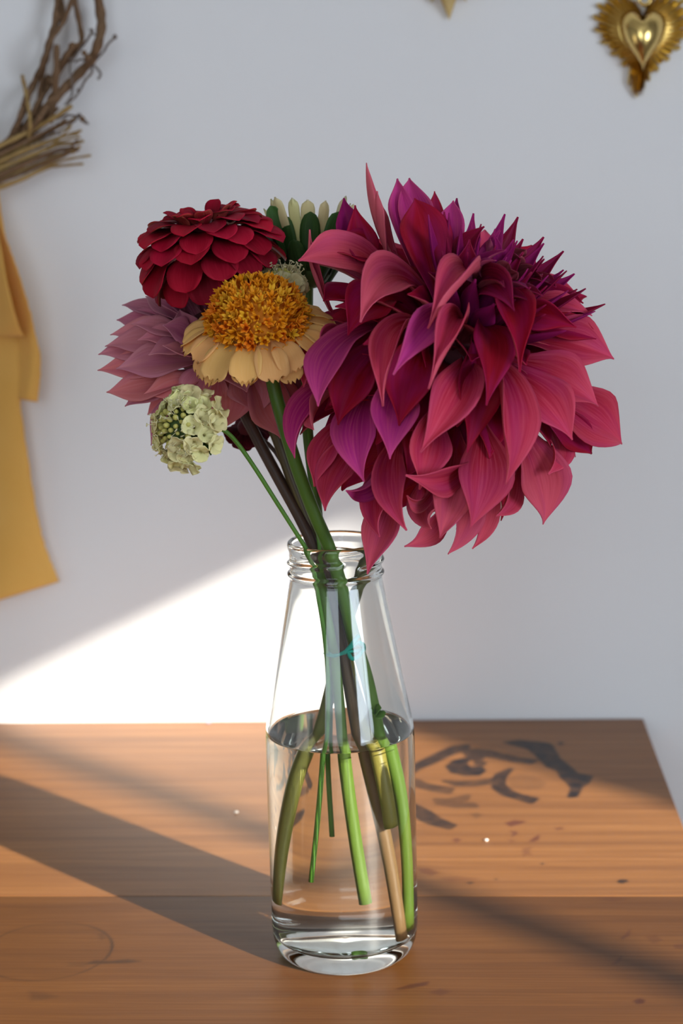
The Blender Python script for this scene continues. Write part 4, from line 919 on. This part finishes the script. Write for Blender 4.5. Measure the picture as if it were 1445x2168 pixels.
# backing plate in a larger heart shape
V = []; F = []
for z, s_ in ((.0, .95), (.0035, .93), (.0045, .5)):
    for k in range(na):
        x, y = heart_r(2 * PI * k / na); V.append(wpt(HCX + x * s_ * 84, HCY - (y + .10) * s_ * 100 + 4, z + .0005))
for j in range(2):
    for k in range(na): F.append((j * na + k, j * na + (k + 1) % na, (j + 1) * na + (k + 1) % na, (j + 1) * na + k))
F.append(tuple(2 * na + k for k in range(na)))
mesh_obj('back_plate', V, F, M['brass'], heart, origin=hC0)
nr = 64
for k in range(nr):                     # rays, long and short in turn
    a = 2 * PI * (k + .5) / nr; x, y = heart_r(a)
    da = 2 * PI * .46 / nr; xa, ya = heart_r(a - da); xb, yb_ = heart_r(a + da)
    o_ = 1.0 if k % 2 == 0 else .90
    sx, sy = 108 * o_, 124 * o_
    def q(xx, yy, mx, my, z): return wpt(HCX + xx * mx, HCY - (yy + .11) * my + 5, z)
    i0 = (52, 70)
    V = [q(xa, ya, *i0, .004), q(x, y, *i0, .0068), q(xb, yb_, *i0, .004), q(xa * .9 + x * .1, ya * .9 + y * .1, sx * .94, sy * .94, .003), q(x, y, sx * .96, sy * .96, .0050), q(xb * .9 + x * .1, yb_ * .9 + y * .1, sx * .94, sy * .94, .003), q(x, y, sx, sy, .0035),
         q(xa, ya, *i0, .001), q(xb, yb_, *i0, .001), q(xa, ya, sx * .94, sy * .94, .001), q(xb, yb_, sx * .94, sy * .94, .001), q(x, y, sx, sy, .001)]
    F = [(0, 1, 4, 3), (1, 2, 5, 4), (3, 4, 6), (4, 5, 6), (0, 3, 9, 7), (3, 6, 11, 9), (6, 5, 10, 11), (5, 2, 8, 10), (2, 1, 0, 7, 8), (7, 9, 11, 10, 8)]
    mesh_obj('ray', V, F, M['brass'], heart, smooth=False, origin=hC0)
V = []
tube('hanging_ring', [wpt(1364 + 12 * math.cos(t_), -2 - 12 * math.sin(t_), .006) for t_ in np.linspace(0, 2 * PI, 28)], .0012, M['brass2'], heart, 8, origin=hC0)
for dx0, dx1, ty in ((-17, -17, 184), (-9, -9, 199), (0, -2, 208), (9, 6, 198), (17, 14, 182)):   # longer rays of the pointed tail
    def q(x, y, z): return wpt(x, y, z)
    b_ = 1353 + dx0; t_ = 1348 + dx1; y0_ = 130
    V = [q(b_ - 4, y0_, .004), q(b_, y0_, .0078), q(b_ + 4, y0_, .004), q(t_ - 3.5, ty - 10, .003), q(t_, ty - 8, .0058), q(t_ + 3.5, ty - 10, .003), q(t_, ty, .003), q(b_ - 4, y0_, .001), q(b_ + 4, y0_, .001), q(t_ - 3.5, ty - 10, .001), q(t_ + 3.5, ty - 10, .001), q(t_, ty, .001)]
    F = [(0, 1, 4, 3), (1, 2, 5, 4), (3, 4, 6), (4, 5, 6), (0, 3, 9, 7), (3, 6, 11, 9), (6, 5, 10, 11), (5, 2, 8, 10), (2, 1, 0, 7, 8), (7, 9, 11, 10, 8)]
    mesh_obj('ray', V, F, M['brass'], heart, smooth=False, origin=hC0)
sC0 = at(946, -85, YW)
star = thing('brass_star', sC0, 'brass starburst ornament with faceted pointed rays on the wall', 'wall ornament')
for k in range(16):
    a = -PI / 2 + 2 * PI * k / 16 + .035; L = 128 if k % 4 == 0 else 99; hw = 19 if k % 4 == 0 else 11
    cx_, cy_ = 946, -85
    def q(r, s_, z): return wpt(cx_ + r * math.cos(a) - s_ * math.sin(a), cy_ - (r * math.sin(a) + s_ * math.cos(a)), z)
    b0 = L * .60
    V = [q(20, -3, .003), q(20, 3, .003), q(b0, -hw, .003), q(b0, hw, .003), q(L, 0, .003), q(20, 0, .014), q(b0, 0, .018), q(20, 0, .0005), q(b0, 0, .0005)]
    F = [(0, 2, 6, 5), (5, 6, 3, 1), (2, 4, 6), (6, 4, 3), (2, 0, 7, 8), (3, 8, 7, 1), (4, 2, 8), (3, 4, 8), (0, 5, 1, 7)]
    mesh_obj('ray', V, F, M['brass2'], star, smooth=False, origin=sC0)
Vb, Fb = ball_geo((0, 0, 0), 30 * WM, 20, 12, (1, .42, 1)); hub = mesh_obj('hub', Vb + np.array([0, -.007, 0]), Fb, M['brass2'], star)

# ------------------------------------------------------------------ crumbs
M['crumb'] = plain('crumb', (0.85, 0.80, 0.72), .7); M['lilac'] = plain('lilac_speck', (0.42, 0.36, 0.50), .6)
for x, y, r, lb in ((1029, 1780, .0011, 'tiny white crumb on the table near the stamped emblem'), (500, 1721, .0012, 'pale crumb on the sunlit table beside the glass bottle'), (441, 1531, .0013, 'small lilac speck at the back edge of the table')):
    p = ontable(x, y); V, F = ball_geo((0, 0, 0), r, 8, 6, (1.2, .9, .6)); V += RNG.normal(0, r * .08, V.shape)
    o = mesh_obj('crumb', V, F, M['lilac'] if 'lilac' in lb else M['crumb']); o.location = (p[0], min(p[1], YB - .002), TZ + r * .5); tag(o, lb, 'crumb')
